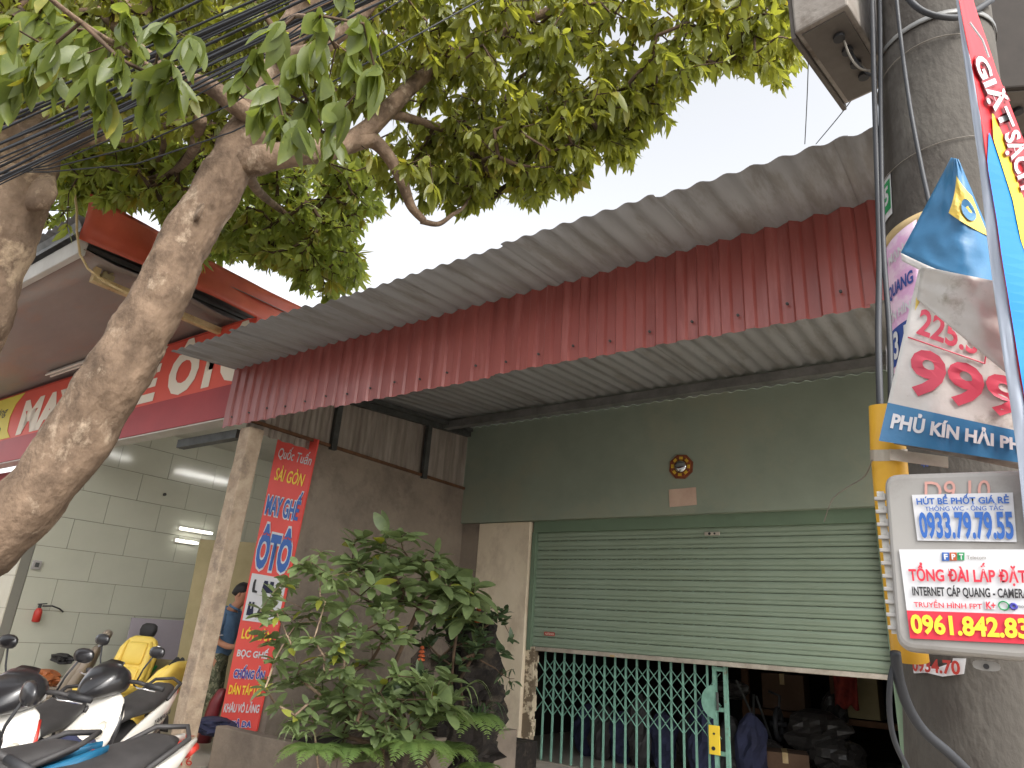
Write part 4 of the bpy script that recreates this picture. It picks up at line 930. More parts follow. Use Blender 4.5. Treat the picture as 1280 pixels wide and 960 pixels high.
# knots and burls
b.build('trunk',M_bark,T1,smooth=True)
for (x,y,d,r) in ((246,268,4.28,.07),):
    c=at(x,y,d); b=MB(); b.loft([(c+_view(c)*(k*r*.5-.04),Vector((r*math.cos(k*.7),0,0))+E_*0,(0,0,r*math.cos(k*.7))) for k in np.linspace(-1.6,2.0,8)],14,2)
    b.v=[tuple(Vector(v)+(Vector(v)-c)*.45*fz(v,14,4)) for v in b.v]; b.build('knot',M_bark,T1,smooth=True)
def branch(T,pts,r0,r1,name='branch',m=M_bark,n=12,amp=.10):
    k=len(pts); b,Q,_=lumpy_tube([at(*p) for p in pts],[r0+(r1-r0)*i/(k-1) for i in range(k)],n,6,amp,len(pts),5); b.build(name,m,T,smooth=True); return Q
sk1=list(Q1[90:])
sk1+=branch(T1,[(300,205,4.6),(335,198,4.62),(368,192,4.65),(405,188,4.75),(440,178,4.9),(466,176,5.0),(486,196,5.05),(503,228,5.1),(514,258,5.15),(530,276,5.2)],.10,.026)
sk1+=branch(T1,[(526,276,5.2),(548,280,5.25),(566,268,5.3),(580,258,5.35),(598,225,5.5)],.024,.008,n=9)
sk1+=branch(T1,[(436,180,4.9),(462,160,5.0),(490,132,5.1),(530,95,5.3),(590,55,5.6),(670,20,6.0),(780,-20,6.4),(900,-60,6.8)],.075,.03)
sk1+=branch(T1,[(480,140,5.1),(520,150,5.3),(570,165,5.5),(640,170,5.8),(710,165,6.1)],.04,.014,n=8)
sk1+=branch(T1,[(320,150,4.6),(290,128,4.5),(262,108,4.5),(225,95,4.6),(185,70,4.8),(140,30,5.0),(90,-20,5.2)],.07,.03)
sk1+=branch(T1,[(345,75,4.7),(400,60,4.6),(450,20,4.6),(500,-30,4.7),(620,-100,5)],.06,.03)
sk1+=branch(T1,[(300,190,4.7),(320,235,5.6),(350,262,6.6),(395,300,7.6),(430,330,8.2)],.05,.014,n=8)
sk1+=branch(T1,[(250,150,4.9),(240,190,5.8),(215,215,6.8),(160,230,7.6),(110,240,8.2)],.05,.014,n=8)
sk1+=branch(T1,[(240,100,4.6),(200,90,4.0),(150,60,3.4),(90,20,3.0),(30,-30,2.9)],.022,.008,n=8)
sk1+=branch(T1,[(345,75,4.7),(350,40,4.1),(370,20,3.5),(400,30,3.2),(420,60,3.1)],.016,.006,n=8)
# crown volumes
main=[(-60,-80),(1010,-80),(1000,88),(968,112),(950,78),(915,78),(875,84),(850,112),(836,148),(806,165),(786,200),(760,182),(742,200),(722,236),(700,226),(660,262),(632,236),(600,262),(560,252),(520,232),(500,200),(470,196),(430,200),(400,190),(330,190),(240,170),(120,150),(60,190),(-60,200)]
tipsA=sample(main,4200,4.7,8.0,rt,gap=-.22,seed=3)
edge=[(520,150),(700,120),(850,60),(1000,40),(990,88),(915,80),(875,86),(845,118),(806,165),(786,198),(742,196),(722,232),(660,258),(632,230),(600,258),(530,236)]
tipsA+=sample(edge,420,5.2,6.6,rt,gap=-.25,seed=5)
tipsA+=sample([(540,225),(600,225),(612,262),(590,300),(548,292),(530,250)],16,5.1,5.6,rt)
tipsA+=sample([(470,200),(560,200),(600,280),(520,320),(470,260)],42,5.1,5.7,rt)
tipsB=sample([(470,205),(480,260),(440,292),(455,330),(452,352),(400,376),(360,340),(300,318),(240,330),(190,250),(120,255),(70,240),(60,190),(200,170),(330,200),(420,195)],1700,6.6,10.0,rt,gap=-.16,seed=9)
tipsB+=sample([(60,190),(115,230),(112,290),(70,300),(40,260)],60,6.5,9,rt,gap=-.1)
dA=grow(sk1,tipsA,T1,'twigs',M_twig,.0035,.035)
pA,DA,LA,MA=rosettes(tipsA,dA,.115,.17,(6,9),rt,down=1.1,mats=(0,)*18+(1,))
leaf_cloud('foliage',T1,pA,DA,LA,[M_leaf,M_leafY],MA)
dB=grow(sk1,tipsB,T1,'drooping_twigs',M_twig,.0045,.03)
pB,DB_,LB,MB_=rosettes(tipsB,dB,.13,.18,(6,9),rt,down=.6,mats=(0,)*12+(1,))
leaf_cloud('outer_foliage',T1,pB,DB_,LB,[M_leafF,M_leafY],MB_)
# near hanging sprays: single leaves
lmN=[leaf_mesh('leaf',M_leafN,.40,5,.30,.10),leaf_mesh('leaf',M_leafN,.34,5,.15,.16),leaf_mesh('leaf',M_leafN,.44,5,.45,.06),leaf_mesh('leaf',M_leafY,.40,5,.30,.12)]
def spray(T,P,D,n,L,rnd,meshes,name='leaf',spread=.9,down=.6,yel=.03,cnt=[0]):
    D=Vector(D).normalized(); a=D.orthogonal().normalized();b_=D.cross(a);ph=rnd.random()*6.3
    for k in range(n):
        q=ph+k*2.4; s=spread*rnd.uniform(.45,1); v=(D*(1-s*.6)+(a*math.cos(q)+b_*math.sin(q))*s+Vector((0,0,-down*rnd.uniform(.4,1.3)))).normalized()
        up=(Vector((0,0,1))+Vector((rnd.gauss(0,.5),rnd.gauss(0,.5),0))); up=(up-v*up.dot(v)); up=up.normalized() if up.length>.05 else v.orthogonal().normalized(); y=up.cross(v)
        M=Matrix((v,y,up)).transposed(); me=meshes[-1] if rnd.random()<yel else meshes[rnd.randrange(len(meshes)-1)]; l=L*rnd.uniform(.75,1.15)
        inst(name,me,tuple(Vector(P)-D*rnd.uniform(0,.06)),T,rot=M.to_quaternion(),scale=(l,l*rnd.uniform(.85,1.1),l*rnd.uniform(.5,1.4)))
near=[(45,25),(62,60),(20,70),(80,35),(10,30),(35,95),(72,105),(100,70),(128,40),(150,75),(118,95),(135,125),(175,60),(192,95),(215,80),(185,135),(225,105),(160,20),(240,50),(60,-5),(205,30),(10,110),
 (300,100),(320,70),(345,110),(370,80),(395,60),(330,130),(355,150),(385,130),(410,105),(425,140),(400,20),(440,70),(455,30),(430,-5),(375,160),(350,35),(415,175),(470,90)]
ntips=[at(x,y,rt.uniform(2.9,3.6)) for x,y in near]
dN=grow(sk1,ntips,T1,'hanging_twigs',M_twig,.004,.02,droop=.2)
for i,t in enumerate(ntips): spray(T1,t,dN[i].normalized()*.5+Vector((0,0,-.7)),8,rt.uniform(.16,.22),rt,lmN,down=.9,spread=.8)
# second tree
T2=thing('far_left_tree','street tree at the left edge with a pale thick trunk behind the overhead cables','tree',tuple(at(-60,900,5.2)))
tr=[(-230,900,5.3,.38),(-165,700,5.3,.36),(-98,500,5.3,.33),(-53,400,5.35,.32),(-28,327,5.4,.315),(6,250,5.5,.315),(20,195,5.6,.29),(48,150,5.8,.24),(78,110,6.0,.20),(112,70,6.2,.17),(160,10,6.4,.14),(210,-80,6.8,.12)]
b,Q2,_=lumpy_tube([at(*p[:3]) for p in tr],[p[3] for p in tr],30,8,.13,8,2.6); b.build('trunk',M_bark2,T2,smooth=True)
c=at(46,240,5.4); b=MB(); b.loft([(c+_view(c)*(k*.09-.05),E_*.15*math.cos(k*.75),(0,0,.17*math.cos(k*.75))) for k in np.linspace(-1.8,1.9,8)],14,2); b.v=[tuple(Vector(v)+(Vector(v)-c)*.4*fz(v,8,4)) for v in b.v]; b.build('knot',M_bark2,T2,smooth=True)
sk2=list(Q2[50:])
sk2+=branch(T2,[(50,190,5.7),(85,172,5.7),(125,160,5.8),(165,164,5.9),(196,150,6.0),(225,120,6.2),(270,90,6.5),(330,60,6.9)],.13,.05,m=M_bark2)
sk2+=branch(T2,[(28,215,5.5),(0,150,5.2),(-30,80,5.0),(-60,0,5)],.13,.06,m=M_bark2)
sk2+=branch(T2,[(200,140,6.0),(205,180,6.6),(190,210,7.4),(150,240,8.2)],.035,.012,m=M_bark,n=8)
tips2=sample([(-80,-80),(420,-80),(400,60),(300,120),(200,130),(100,140),(40,200),(-80,230)],1000,6.2,8.6,rt,gap=-.1,seed=4)
tips2+=sample([(60,160),(240,165),(230,235),(150,262),(100,250)],160,7.0,9.5,rt,gap=-.1,seed=4)
d2=grow(sk2,tips2,T2,'twigs',M_twig,.004,.035)
p2,D2,L2,M2=rosettes(tips2,d2,.14,.20,(6,9),rt,down=.9,mats=(0,)*14+(1,))
leaf_cloud('foliage',T2,p2,D2,L2,[M_leaf,M_leafY],M2)
# ================================================================== PLANTER PLANTS
lmS=[leaf_mesh('leaf',M_shrub,.46,7,.25,.10,ex=.62),leaf_mesh('leaf',M_shrub,.42,7,.10,.14,ex=.62),leaf_mesh('leaf',M_shrub,.50,7,.40,.06,ex=.62),leaf_mesh('leaf',mat('yellow_green_leaf',(.26,.28,.05),rough=.4,trans=.3),.44,5,.3,.1)]
lmD=[leaf_mesh('leaf',M_shrubD,.40,4,.20,.10),leaf_mesh('leaf',M_shrubD,.46,4,.35,.08),leaf_mesh('leaf',M_shrub,.40,4,.20,.10)]
rp=random.Random(21)
def plant(name,lab,root,tips,nl,L,meshes,sp=.95,down=.35,r0=.004,stemm=None,group=None,mid=None,yel=.05,lean=(0,0,0),dup=2):
    t=thing(name,lab,'plant',tuple(root),group)
    tips=[Vector(p) for p in tips]; tips=tips+[p+Vector((rp.gauss(0,.09),rp.gauss(0,.09),rp.gauss(0,.07))) for p in tips for _ in range(dup)]
    root=Vector(root); tips=[Vector(p) for p in tips]; cen=sum(tips,Vector())/len(tips)
    mid_=root.lerp(cen,.55)+Vector(lean); sk=[root.lerp(mid_,k/8) for k in range(9)]
    d=grow(sk,tips,t,'stems',stemm or M_twig,r0,.02,droop=-.05,tn=6)
    t_=MB(); t_.tube(sk,[r0*3.5]*9,7); t_.build('stem',stemm or M_twig,t,smooth=True)
    for i,p in enumerate(tips): spray(t,p,d[i]+Vector((0,0,.25)),rp.randint(*nl),L*rp.uniform(.85,1.15),rp,meshes,spread=sp,down=down,yel=yel)
    return t
# leafy shrub over the red banner
tp1=[(372,705),(360,728),(395,712),(400,745),(345,765),(378,760),(410,775),(330,790),(360,795),(392,800),(420,805),(345,822),(375,830),(405,838),(352,850),(430,835),(385,700),(415,720),(440,800),(345,745),(395,855),(372,842),(325,765),(385,880),(405,900),(370,905),(420,895),(345,880)]
plant('leafy_shrub','grey green shrub with pale stems growing over the lower half of the red vertical banner',at(400,985,5.5),[at(x,y,5.5+rp.uniform(-.35,.3)) for x,y in tp1],(8,11),.12,lmS,down=.55,stemm=M_bark2,r0=.0024,dup=1)
tp2=[(455,672),(440,700),(480,690),(500,672),(468,712),(512,700),(530,720),(495,725),(450,745),(480,752),(515,750),(545,700),(430,730),(540,738)]
plant('broad_leaf_plant','tall plant with large rounded leaves reaching highest against the grey cement wall',at(490,985,6.2),[at(x,y,6.15+rp.uniform(-.3,.3)) for x,y in tp2],(6,8),.19,lmS,down=.45,r0=.0045)
tp3=[(572,722),(556,742),(592,740),(575,766)]
plant('broad_leaf_plant','plant with a rosette of big pale leaves just above the dark rockery',at(560,900,6.5),[at(x,y,6.35+rp.uniform(-.15,.15)) for x,y in tp3],(6,7),.26,lmS,down=.7,r0=.004)
tp4=[(450,790),(480,800),(510,790),(465,825),(495,835),(520,850),(440,850),(475,865),(505,875),(455,880),(430,870),(540,855),(480,775),(425,820),(450,905),(480,900),(430,920),(505,910),(535,900),(465,930)]
plant('dense_shrub','dense mid green shrub low in the planter between the pale stemmed shrub and the rockery',at(480,985,5.6),[at(x,y,5.6+rp.uniform(-.3,.3)) for x,y in tp4],(7,10),.125,lmS,down=.35,yel=.02)
tp5=[(560,772),(545,790),(580,785),(600,790),(565,808),(550,822),(590,812),(610,805),(535,805),(575,795)]
plant('creeper','dark small leafed creeper covering the top of the rockery',at(580,905,6.75),[at(x,y,6.55+rp.uniform(-.12,.1)) for x,y in tp5],(7,9),.13,lmD,down=.1,r0=.003,yel=.2)
plant('hanging_twig','thin dark twig of leaves sticking out right of the rockery before the pillar',at(598,790,6.6),[at(x,y,6.6) for x,y in ((612,772),(622,768),(632,762),(628,775))],(5,6),.11,lmD,down=.1,r0=.003,yel=.1)
plant('hanging_twig','lower small drooping sprig right of the rockery by the worn door jamb',at(600,825,6.6),[at(x,y,6.6) for x,y in ((640,836),(643,848))],(3,4),.08,lmD,down=1.2,r0=.002,yel=.1)
plant('grey_green_plant','blue green rosette plant in the middle of the planter left of the pale rock',at(510,960,6.0),[at(x,y,6.0) for x,y in ((505,850),(528,842),(515,862))],(7,8),.15,lmD,down=0,r0=.004,yel=.1)
plant('front_rosette_plant','bright leafed plant low at the front beside the ferns',at(545,975,5.7),[at(x,y,5.65) for x,y in ((540,880),(555,872),(530,893),(438,885),(425,872))],(6,8),.2,lmS,down=.3,yel=.02)
# ferns
def fern(lab,base,n,L,seed):
    r=random.Random(seed); t=thing('fern',lab,'fern',tuple(base)); base=Vector(base)
    for k in range(n):
        a=k*2.4+seed; out=Vector((math.cos(a),math.sin(a),0)); l=L*r.uniform(.75,1.1); b=MB(); P=[]
        for i in range(15):
            s=i/14; P.append(base+out*l*s*.85+Vector((0,0,l*(.85*s-.95*s*s))))
        b.tube(P,[.004*(1-i/16) for i in range(15)],4)
        for i in range(2,15):
            s=i/14; d=(P[i]-P[i-1]).normalized(); side=d.cross(Vector((0,0,1))).normalized(); up=side.cross(d)
            w=l*.26*math.sin(math.pi*(s*.85+.12)); ww=l*.012
            for sg in (1,-1):
                for h in (0,.5):
                    c=P[i]-d*h*(l/15); tip=c+side*sg*w+d*w*.45-up*w*.12
                    b.add([c-d*ww*.5,c+side*sg*w*.5+d*(w*.12-ww*.5)+up*w*.04,tip,c+side*sg*w*.5+d*(w*.32+ww*.4),c+d*ww*.6],[(0,1,2,3,4)])
        b.build('frond',M_fern,t)
fern('fern with long feathery fronds at the foot of the dark rockery',at(585,905,6.1),11,.50,1)
fern('lower fern in front of the rockery at the bottom edge',at(560,945,5.9),9,.42,2)
fern('light green fern at the bottom centre beneath the dense shrub',at(440,945,5.4),9,.42,3)
fern('small fern at the right end of the planter below the rockery',at(600,965,6.0),9,.30,5)
fern('fern with arching fronds between the rockery and the brown boulder at the bottom edge',at(520,940,5.3),10,.46,7)
fern('fern hanging over the planter wall left of the brown stone',at(395,945,5.1),8,.36,9)
def strap(lab,base,n,L,seed,m,w=.022):
    r=random.Random(seed); t=thing('strap_leaf_plant',lab,'plant',tuple(base)); base=Vector(base)
    for k in range(n):
        a=k*2.4+seed*1.3; out=Vector((math.cos(a),math.sin(a),0)); l=L*r.uniform(.6,1.1); b=MB(); h=r.uniform(.5,1.1); V=[]
        for i in range(11):
            s=i/10; c=base+out*l*s*.75+Vector((0,0,l*(h*s-h*.95*s*s*s))); sd=out.cross(Vector((0,0,1))); ww=w*(1-s**3)*.5+.001
            V+=[c-sd*ww,c+Vector((0,0,-ww*.5)),c+sd*ww]
        b.add(V,[f for i in range(10) for f in ((3*i,3*i+3,3*i+4,3*i+1),(3*i+1,3*i+4,3*i+5,3*i+2))]); b.build('leaf',m,t,smooth=True)
strap('plant with long bright strap leaves arching in front of the rockery',at(565,880,6.2),14,.52,2,M_shrub,.034)
strap('thin dark strap leafed plant arching right toward the pillar',at(598,900,6.3),16,.42,4,M_shrubD,.018)
strap('narrow leafed tuft at the left foot of the shrub by the planter wall',at(372,925,5.1),18,.24,5,M_shrub,.016)
# rockery
def rock(name,lab,c,sx,sy,sz,m,seed,amp=.45,cat='rock',parent=None,rows=14):
    b=MB(); c=Vector(c); V=[]
    for i in range(rows+1):
        th=math.pi*i/rows
        for j in range(20):
            p=2*math.pi*j/20; d=Vector((math.sin(th)*math.cos(p),math.sin(th)*math.sin(p),-math.cos(th)))
            f=1+amp*(fz(d,1.6,seed)+.6*fz(d,4,seed+1)+.35*fz(d,9,seed+2)); V.append(c+Vector((d.x*sx*f,d.y*sy*f,d.z*sz*(1+.2*amp*fz(d,2,seed+5)))))
    b.add(V,[(i*20+j,i*20+(j+1)%20,(i+1)*20+(j+1)%20,(i+1)*20+j) for i in range(rows) for j in range(20)])
    o=b.build(name,m,parent); 
    if not parent: tag(o,lab,cat)
    return o
rc=thing('rockery','tall dark craggy rockery covered in plants in front of the cream pillar','rockery',tuple(at(590,950,6.9)))
for k,(x,y,s,h) in enumerate(((592,905,.30,.42),(580,845,.25,.34),(592,800,.22,.30),(575,770,.17,.20),(606,880,.20,.28),(560,900,.26,.30),(600,835,.20,.30),(585,940,.34,.35))):
    c=at(x,y,6.95); rock('stone','',c,s,s*.9,h,M_rockD,k+3,.6,parent=rc,rows=18)
rock('pale_rock','upright pale grey rock standing left of the dark rockery',at(528,850,6.55),.13,.12,.30,M_rock,31,.5)
rock('planter_rock','brown boulder under the dense shrub at the bottom of the planter',at(515,935,6.0),.20,.18,.20,M_rock,33,.3)
rock('planter_rock','brown stone at the foot of the pale stemmed shrub',at(450,940,5.9),.22,.18,.20,M_rock,37,.3)
for (x,y,lab) in ((527,818,'small orange ornament perched on top of the pale grey rock'),(598,770,'orange stacked ornament on top of the dark rockery')):
    p=at(x,y,6.5); o_=thing('ornament',lab,'ornament',tuple(p))
    for k in range(4):
        b=MB(); c=p+Vector((0.004*math.sin(k*2),0,-.06+.035*k)); b.loft([(c+Vector((0,0,z)),(r*(1-.13*k),0,0),(0,r*(1-.13*k),0)) for z,r in ((0,.02),(.006,.038),(.02,.034),(.03,.018))],10,2); b.build('ornament_tier',M_or,o_,smooth=True)
# ================================================================== SHOP INTERIOR (seen under the shutter)
def ip(x,y,d): return at(x,y,d)
sf=thing('storage_shelf','dark timber storage rack inside the green shop behind the gate','shelf',(-2,10.5,.14))
for x in (-3.35,-2.2,-0.95,-0.15):
    b=MB(); b.box(x,x+.09,10.4,10.49,.136,3.0); b.build('upright',M_wood,sf)
for z in (0.75,1.55,2.4):
    b=MB(); b.box(-3.36,-0.05,10.41,10.48,z,z+.07); b.build('rail',M_wood,sf)
    b=MB(); b.box(-3.36,-0.05,10.49,11.2,z+.005,z+.03); b.build('shelf_board',M_wood,sf)
def carton(lab,c,w,d,h,rz=0,m=M_card):
    c=Vector(c); ax=Vector((math.cos(rz),math.sin(rz),0)); ay=Vector((-ax.y,ax.x,0)); t=thing('carton',lab,'box',tuple(c))
    b=MB(); b.obox(c+Vector((0,0,h/2)),ax*w/2,ay*d/2,Vector((0,0,h/2))); b.build('carton_body',m,t,bevel=.006)
    b=MB(); b.obox(c+Vector((0,0,h+.002)),ax*.03,ay*d/2,Vector((0,0,.002))); b.obox(c-ay*(d/2+.002)+Vector((0,0,h*.85)),ax*.03,ay*.002,Vector((0,0,h*.15))); b.build('packing_tape',M_beige,t)
    return t
carton('brown carton on the rack just under the shutter bar, nearer the gate',(-3.0,10.75,1.63),.5,.4,.34)
carton('second brown carton on the rack right of the first one',(-2.45,10.75,1.63),.42,.4,.28,.1)
carton('brown carton on the middle shelf below the others',(-2.85,10.75,.83),.55,.4,.45,.05)
carton('pale carton leaning on the back rack between two uprights',(-1.9,10.7,.83),.5,.35,.55,-.05,M_ply)
carton('low brown carton on the floor behind the right end of the gate',(-2.5,9.2,.14),.5,.4,.35,.3)
b=MB(); pts=[(-1.05+.30*u_,) for u_ in (0,1)]
pr_=at(1057,862,8.6)
b.grid(lambda u,v:pr_+Vector((-.14+.28*u,.05*math.sin(u*9+v*3),.26-.46*v+.03*math.sin(u*12)*v)),14,10); tag(b.build('red_cloth',M_redc,smooth=True,solid=.01),'crumpled red cloth hanging inside the shop just under the shutter bar','cloth')
pw=thing('cloth_rail','thin timber rail inside the shop that the red cloth hangs from','rail',(-1.2,9.0,1.6)); b=MB(); b.bar(pr_+Vector((-.8,.06,.27)),pr_+Vector((.9,.06,.27)),.03,.04); b.build('rail',M_wood,pw); b=MB(); b.bar(pr_+Vector((.85,.06,-1.5)),pr_+Vector((.85,.06,.9)),.05,.05,up=Vector((0,1,0))); b.build('rail_post',M_wood,pw)
def bundle(lab,c,sx,sy,sz,seed): return rock('wrapped_bundle',lab,c,sx,sy,sz,M_wrap,seed,.45,'bundle')
bundle('grey plastic wrapped bundle heaped inside the shop under the shutter',at(1020,915,8.4),.36,.3,.26,41)
bundle('second plastic wrapped bundle lying lower and nearer the pole',at(1045,945,8.1),.30,.3,.22,43)
bundle('dark wrapped bundle beside the yellow gate plate',at(955,948,8.3),.30,.28,.22,45)
bundle('blackish covered shape standing up behind the wrapped bundles',at(1043,895,8.9),.16,.16,.30,47)
bundle('rolled dark bundle on the rack at the gate',at(915,862,9.2),.24,.16,.12,48)
b=MB()
for p in ((at(920,850,8.8),at(960,935,8.6)),(at(942,868,8.9),at(942,940,8.9)),(at(945,870,8.9),at(966,930,8.6))): b.tube(p,.016,7)
tag(b.build('folding_stand',M_steel),'thin dark metal folding stand inside the shop behind the gate','stand')
b=MB(); c=at(973,905,8.5); b.ring(c,E_*.5+W_*.8,(0,0,1),.17,.03,24,8); b.tube([c+Vector((0,0,.05)),c+Vector((.03,.02,.32)),c+Vector((-.1,.0,.36))],.018,7); b.tube([c+E_*.1,c-E_*.1],.03,8)
tag(b.build('covered_wheel',M_black,smooth=True),'dark wheel and handle of something parked inside next to the wrapped bundles','wheel')
for k in range(9):
    x=-4.9+.27*k; h=.5+.35*rp.random(); rock('stored_sack','sack' ,(x,8.6+.5*rp.random(),.14+h*.5),.17,.17,h*.55,M_kseat if k%2 else M_navy,60+k,.4)
sacks=[o for o in bpy.data.objects if o.name.startswith('stored_sack')]
for o in sacks: o['label']='dark lumpy sack standing on the shop floor behind the lattice gate'; o['category']='sack'; o['group']='dark sacks behind the lattice gate'
# ================================================================== SEATS
def L2W(base,fwd):
    f=Vector(fwd); f.z=0; f.normalize(); s=Vector((f.y,-f.x,0)); base=Vector(base)
    return lambda x,y,z: base+f*x+s*y+Vector((0,0,z))   # x forward, y right, z up
def slabloft(T,c0,c1,secs,thk,n=20,e=3.2):
    # secs (s, halfwidth, halfthick, bow)
    pass
def car_seat(name,lab,base,fwd,m,recline=20,mh=None,cushion=True,head=True,group=None,tilt=0,lift=.0):
    T=thing(name,lab,'car seat',tuple(base),group); P=L2W(Vector(base)+Vector((0,0,lift)),fwd); mh=mh or m
    def V3(a,b): return a-b
    O_=P(0,0,0); fx=P(1,0,0)-O_; sy=P(0,1,0)-O_; uz=Vector((0,0,1))
    if cushion:
        b=MB(); b.loft([(P(x,0,.27+.02*math.sin(x*4)),sy*w,uz*h) for x,w,h in ((-.04,.20,.05),(.0,.25,.09),(.2,.265,.10),(.4,.26,.10),(.5,.24,.085),(.54,.18,.04))],20,3); b.build('seat_cushion',m,T,smooth=True)
        for s in (1,-1):
            b=MB(); b.loft([(P(x,s*.22,.33),sy*w,uz*h) for x,w,h in ((.02,.02,.02),(.08,.055,.05),(.3,.06,.055),(.46,.05,.045),(.52,.02,.02))],12,2); b.build('side_bolster',m,T,smooth=True)
        for s in (1,-1):
            b=MB(); b.bar(P(-.02,s*.19,.05),P(.5,s*.19,.05),.03,.04); b.bar(P(.05,s*.19,.05),P(.05,s*.19,.18),.03,.03,up=fx); b.bar(P(.42,s*.19,.05),P(.42,s*.19,.18),.03,.03,up=fx); b.build('seat_rail',M_steel,T)
        b=MB(); b.obox(P(.25,.268,.22),fx*.12,sy*.012,uz*.025); b.build('recliner_handle',M_kseat if m is not M_kseat else M_gseat,T,bevel=.006)
    a=R(recline); up=(uz*math.cos(a)-fx*math.sin(a)); nr=(fx*math.cos(a)+uz*math.sin(a)); B0=P(-.02,0,.30)
    b=MB(); b.loft([(B0+up*z+nr*o_,sy*w,nr*h) for z,w,h,o_ in ((-.02,.19,.05,0),(.04,.235,.075,0),(.2,.255,.08,-.01),(.4,.265,.07,-.01),(.52,.25,.062,0),(.60,.20,.05,.005),(.635,.13,.03,.01))],22,3.2); b.build('backrest',m,T,smooth=True)
    for s in (1,-1):
        b=MB(); b.loft([(B0+up*z+nr*.055+sy*s*w0,sy*w,nr*h) for z,w0,w,h in ((.03,.19,.02,.02),(.1,.205,.05,.055),(.3,.215,.05,.06),(.48,.20,.042,.045),(.57,.17,.015,.015))],12,2); b.build('side_bolster',m,T,smooth=True)
    for z0,z1 in ((.06,.27),(.29,.56)):
        b=MB(); zm=(z0+z1)/2;h=(z1-z0)/2; b.loft([(B0+up*(zm-h)+nr*.065,sy*.12,nr*.01),(B0+up*(zm-h+.03)+nr*.07,sy*.15,nr*.024),(B0+up*(zm+h-.03)+nr*.066,sy*.15,nr*.024),(B0+up*(zm+h)+nr*.05,sy*.12,nr*.01)],16,3); b.build('back_insert',m,T,smooth=True)
    if head:
        for s in (1,-1):
            b=MB(); b.tube([B0+up*.60+sy*s*.06,B0+up*.72+sy*s*.06],.007,7); b.build('headrest_post',M_chrome,T)
        b=MB(); c=B0+up*.76+nr*.01; b.loft([(c+up*z,sy*w,nr*h) for z,w,h in ((-.09,.07,.03),(-.07,.12,.05),(0,.135,.06),(.06,.12,.052),(.09,.07,.03))],18,2.8); b.build('headrest',mh,T,smooth=True)
    return T
def gpos(x,y,d,z=FZ): p=at(x,y,d); return Vector((p.x,p.y,z))
car_seat('car_seat','grey leather car seat with headrest and base, left of the front yellow seat',gpos(72,885,8.4),-E_*.85-W_*.35,M_gseat,24)
car_seat('car_seat','yellow leather car seat standing upright with a dark headrest behind the black scooter cowl',gpos(150,880,8.3),-E_*.25-W_*.95,M_yseat,12,mh=M_kseat,head=False,lift=.12)
hd=gpos(146,806,9.0); car_seat('car_seat','dark grey car seat hidden behind the yellow seat with only its headrest showing',gpos(156,880,9.2),-E_*.3-W_*.9,M_kseat,8,cushion=False,lift=.04)
car_seat('car_seat','yellow leather car seat lying back beside the concrete post',gpos(176,900,7.5),-E_*.95+W_*.1,M_yseat,33,head=False,lift=.0)
car_seat('car_seat','black fabric car seat reclining behind the concrete post with a round headrest',gpos(192,885,8.7),-E_*.9-W_*.2,M_kseat,30,lift=.05)
rock('leather_pile','crumpled tan leather covers lying on the grey seat cushion',gpos(48,866,8.7,.62),.24,.18,.13,M_brown,71,.5,'leather')
rock('seat_belt_pile','black belts and covers piled behind the tan leather',gpos(72,845,9.2,.85),.22,.10,.07,M_kseat,73,.7,'belts')
# green folding frame + folded boards
gf=thing('green_frame','green plastic folding stool frame between the yellow seat and the black seat','stool',tuple(gpos(185,880,8.6)))
for a_,b2 in (((196,832,8.7),(172,862,8.6)),((172,862,8.6),(168,885,8.6)),((160,850,8.5),(182,898,8.4)),((160,862,8.6),(190,858,8.7))):
    b=MB(); b.bar(at(*a_),at(*b2),.035,.025); b.build('frame_bar',M_grn,gf,bevel=.004)
b=MB(); q0=gpos(170,880,9.4);b.hexa([q0,q0+E_*.45,q0+E_*.45+W_*.03,q0+W_*.03],[p+Vector((.0,.0,.72))+W_*.12 for p in (q0,q0+E_*.45,q0+E_*.45+W_*.03,q0+W_*.03)]); tag(b.build('cork_board',M_ply,bevel=.004),'tan board leaning behind the green stool frame','board')
b=MB(); q0=gpos(160,880,8.9);b.hexa([q0,q0+E_*.26,q0+E_*.26+W_*.03,q0+W_*.03],[p+Vector((.0,.0,.52))+W_*.05 for p in (q0,q0+E_*.26,q0+E_*.26+W_*.03,q0+W_*.03)]); tag(b.build('leaning_board',M_kseat,bevel=.01),'black seat panel standing behind the upright yellow seat','panel')
# ================================================================== PERSON
pp=thing('person','man in blue polo shirt and camouflage trousers bending his head behind the concrete post','person',tuple(gpos(254,900,7.9)))
bp=gpos(254,900,7.9); 
def pj(e,w,z): return bp+E_*e+W_*w+Vector((0,0,z))
def skin(name,V,Ed,Rr,m,parent,root=0,sub=2):
    me=bpy.data.meshes.new(name); me.from_pydata([tuple(v) for v in V],Ed,[]); me.materials.append(m); o=bpy.data.objects.new(name,me); link(o,parent); reg(o)
    mo=o.modifiers.new('k','SKIN'); mo.use_smooth_shade=True
    for i,r in enumerate(Rr): me.skin_vertices[0].data[i].radius=(r,r) if not hasattr(r,'__len__') else r; me.skin_vertices[0].data[i].use_root=(i==root)
    s=o.modifiers.new('s','SUBSURF'); s.levels=sub; s.render_levels=sub; return o
Vv=[pj(0,0,.92),pj(.01,0,1.08),pj(.03,0,1.24),pj(.06,0,1.36),pj(.10,0,1.43),pj(.14,0,1.49)]; Ee=[(i,i+1) for i in range(5)]; Rd=[.12,.115,.12,.11,.07,.055]
def ext(P,r,start):
    k=start
    for p,q in zip(P,r): Vv.append(p);Rd.append(q);Ee.append((k,len(Vv)-1));k=len(Vv)-1
    return k
ext([pj(.17,0,1.53),pj(.19,0,1.60),pj(.18,0,1.66)],[.06,.075,.06],5)
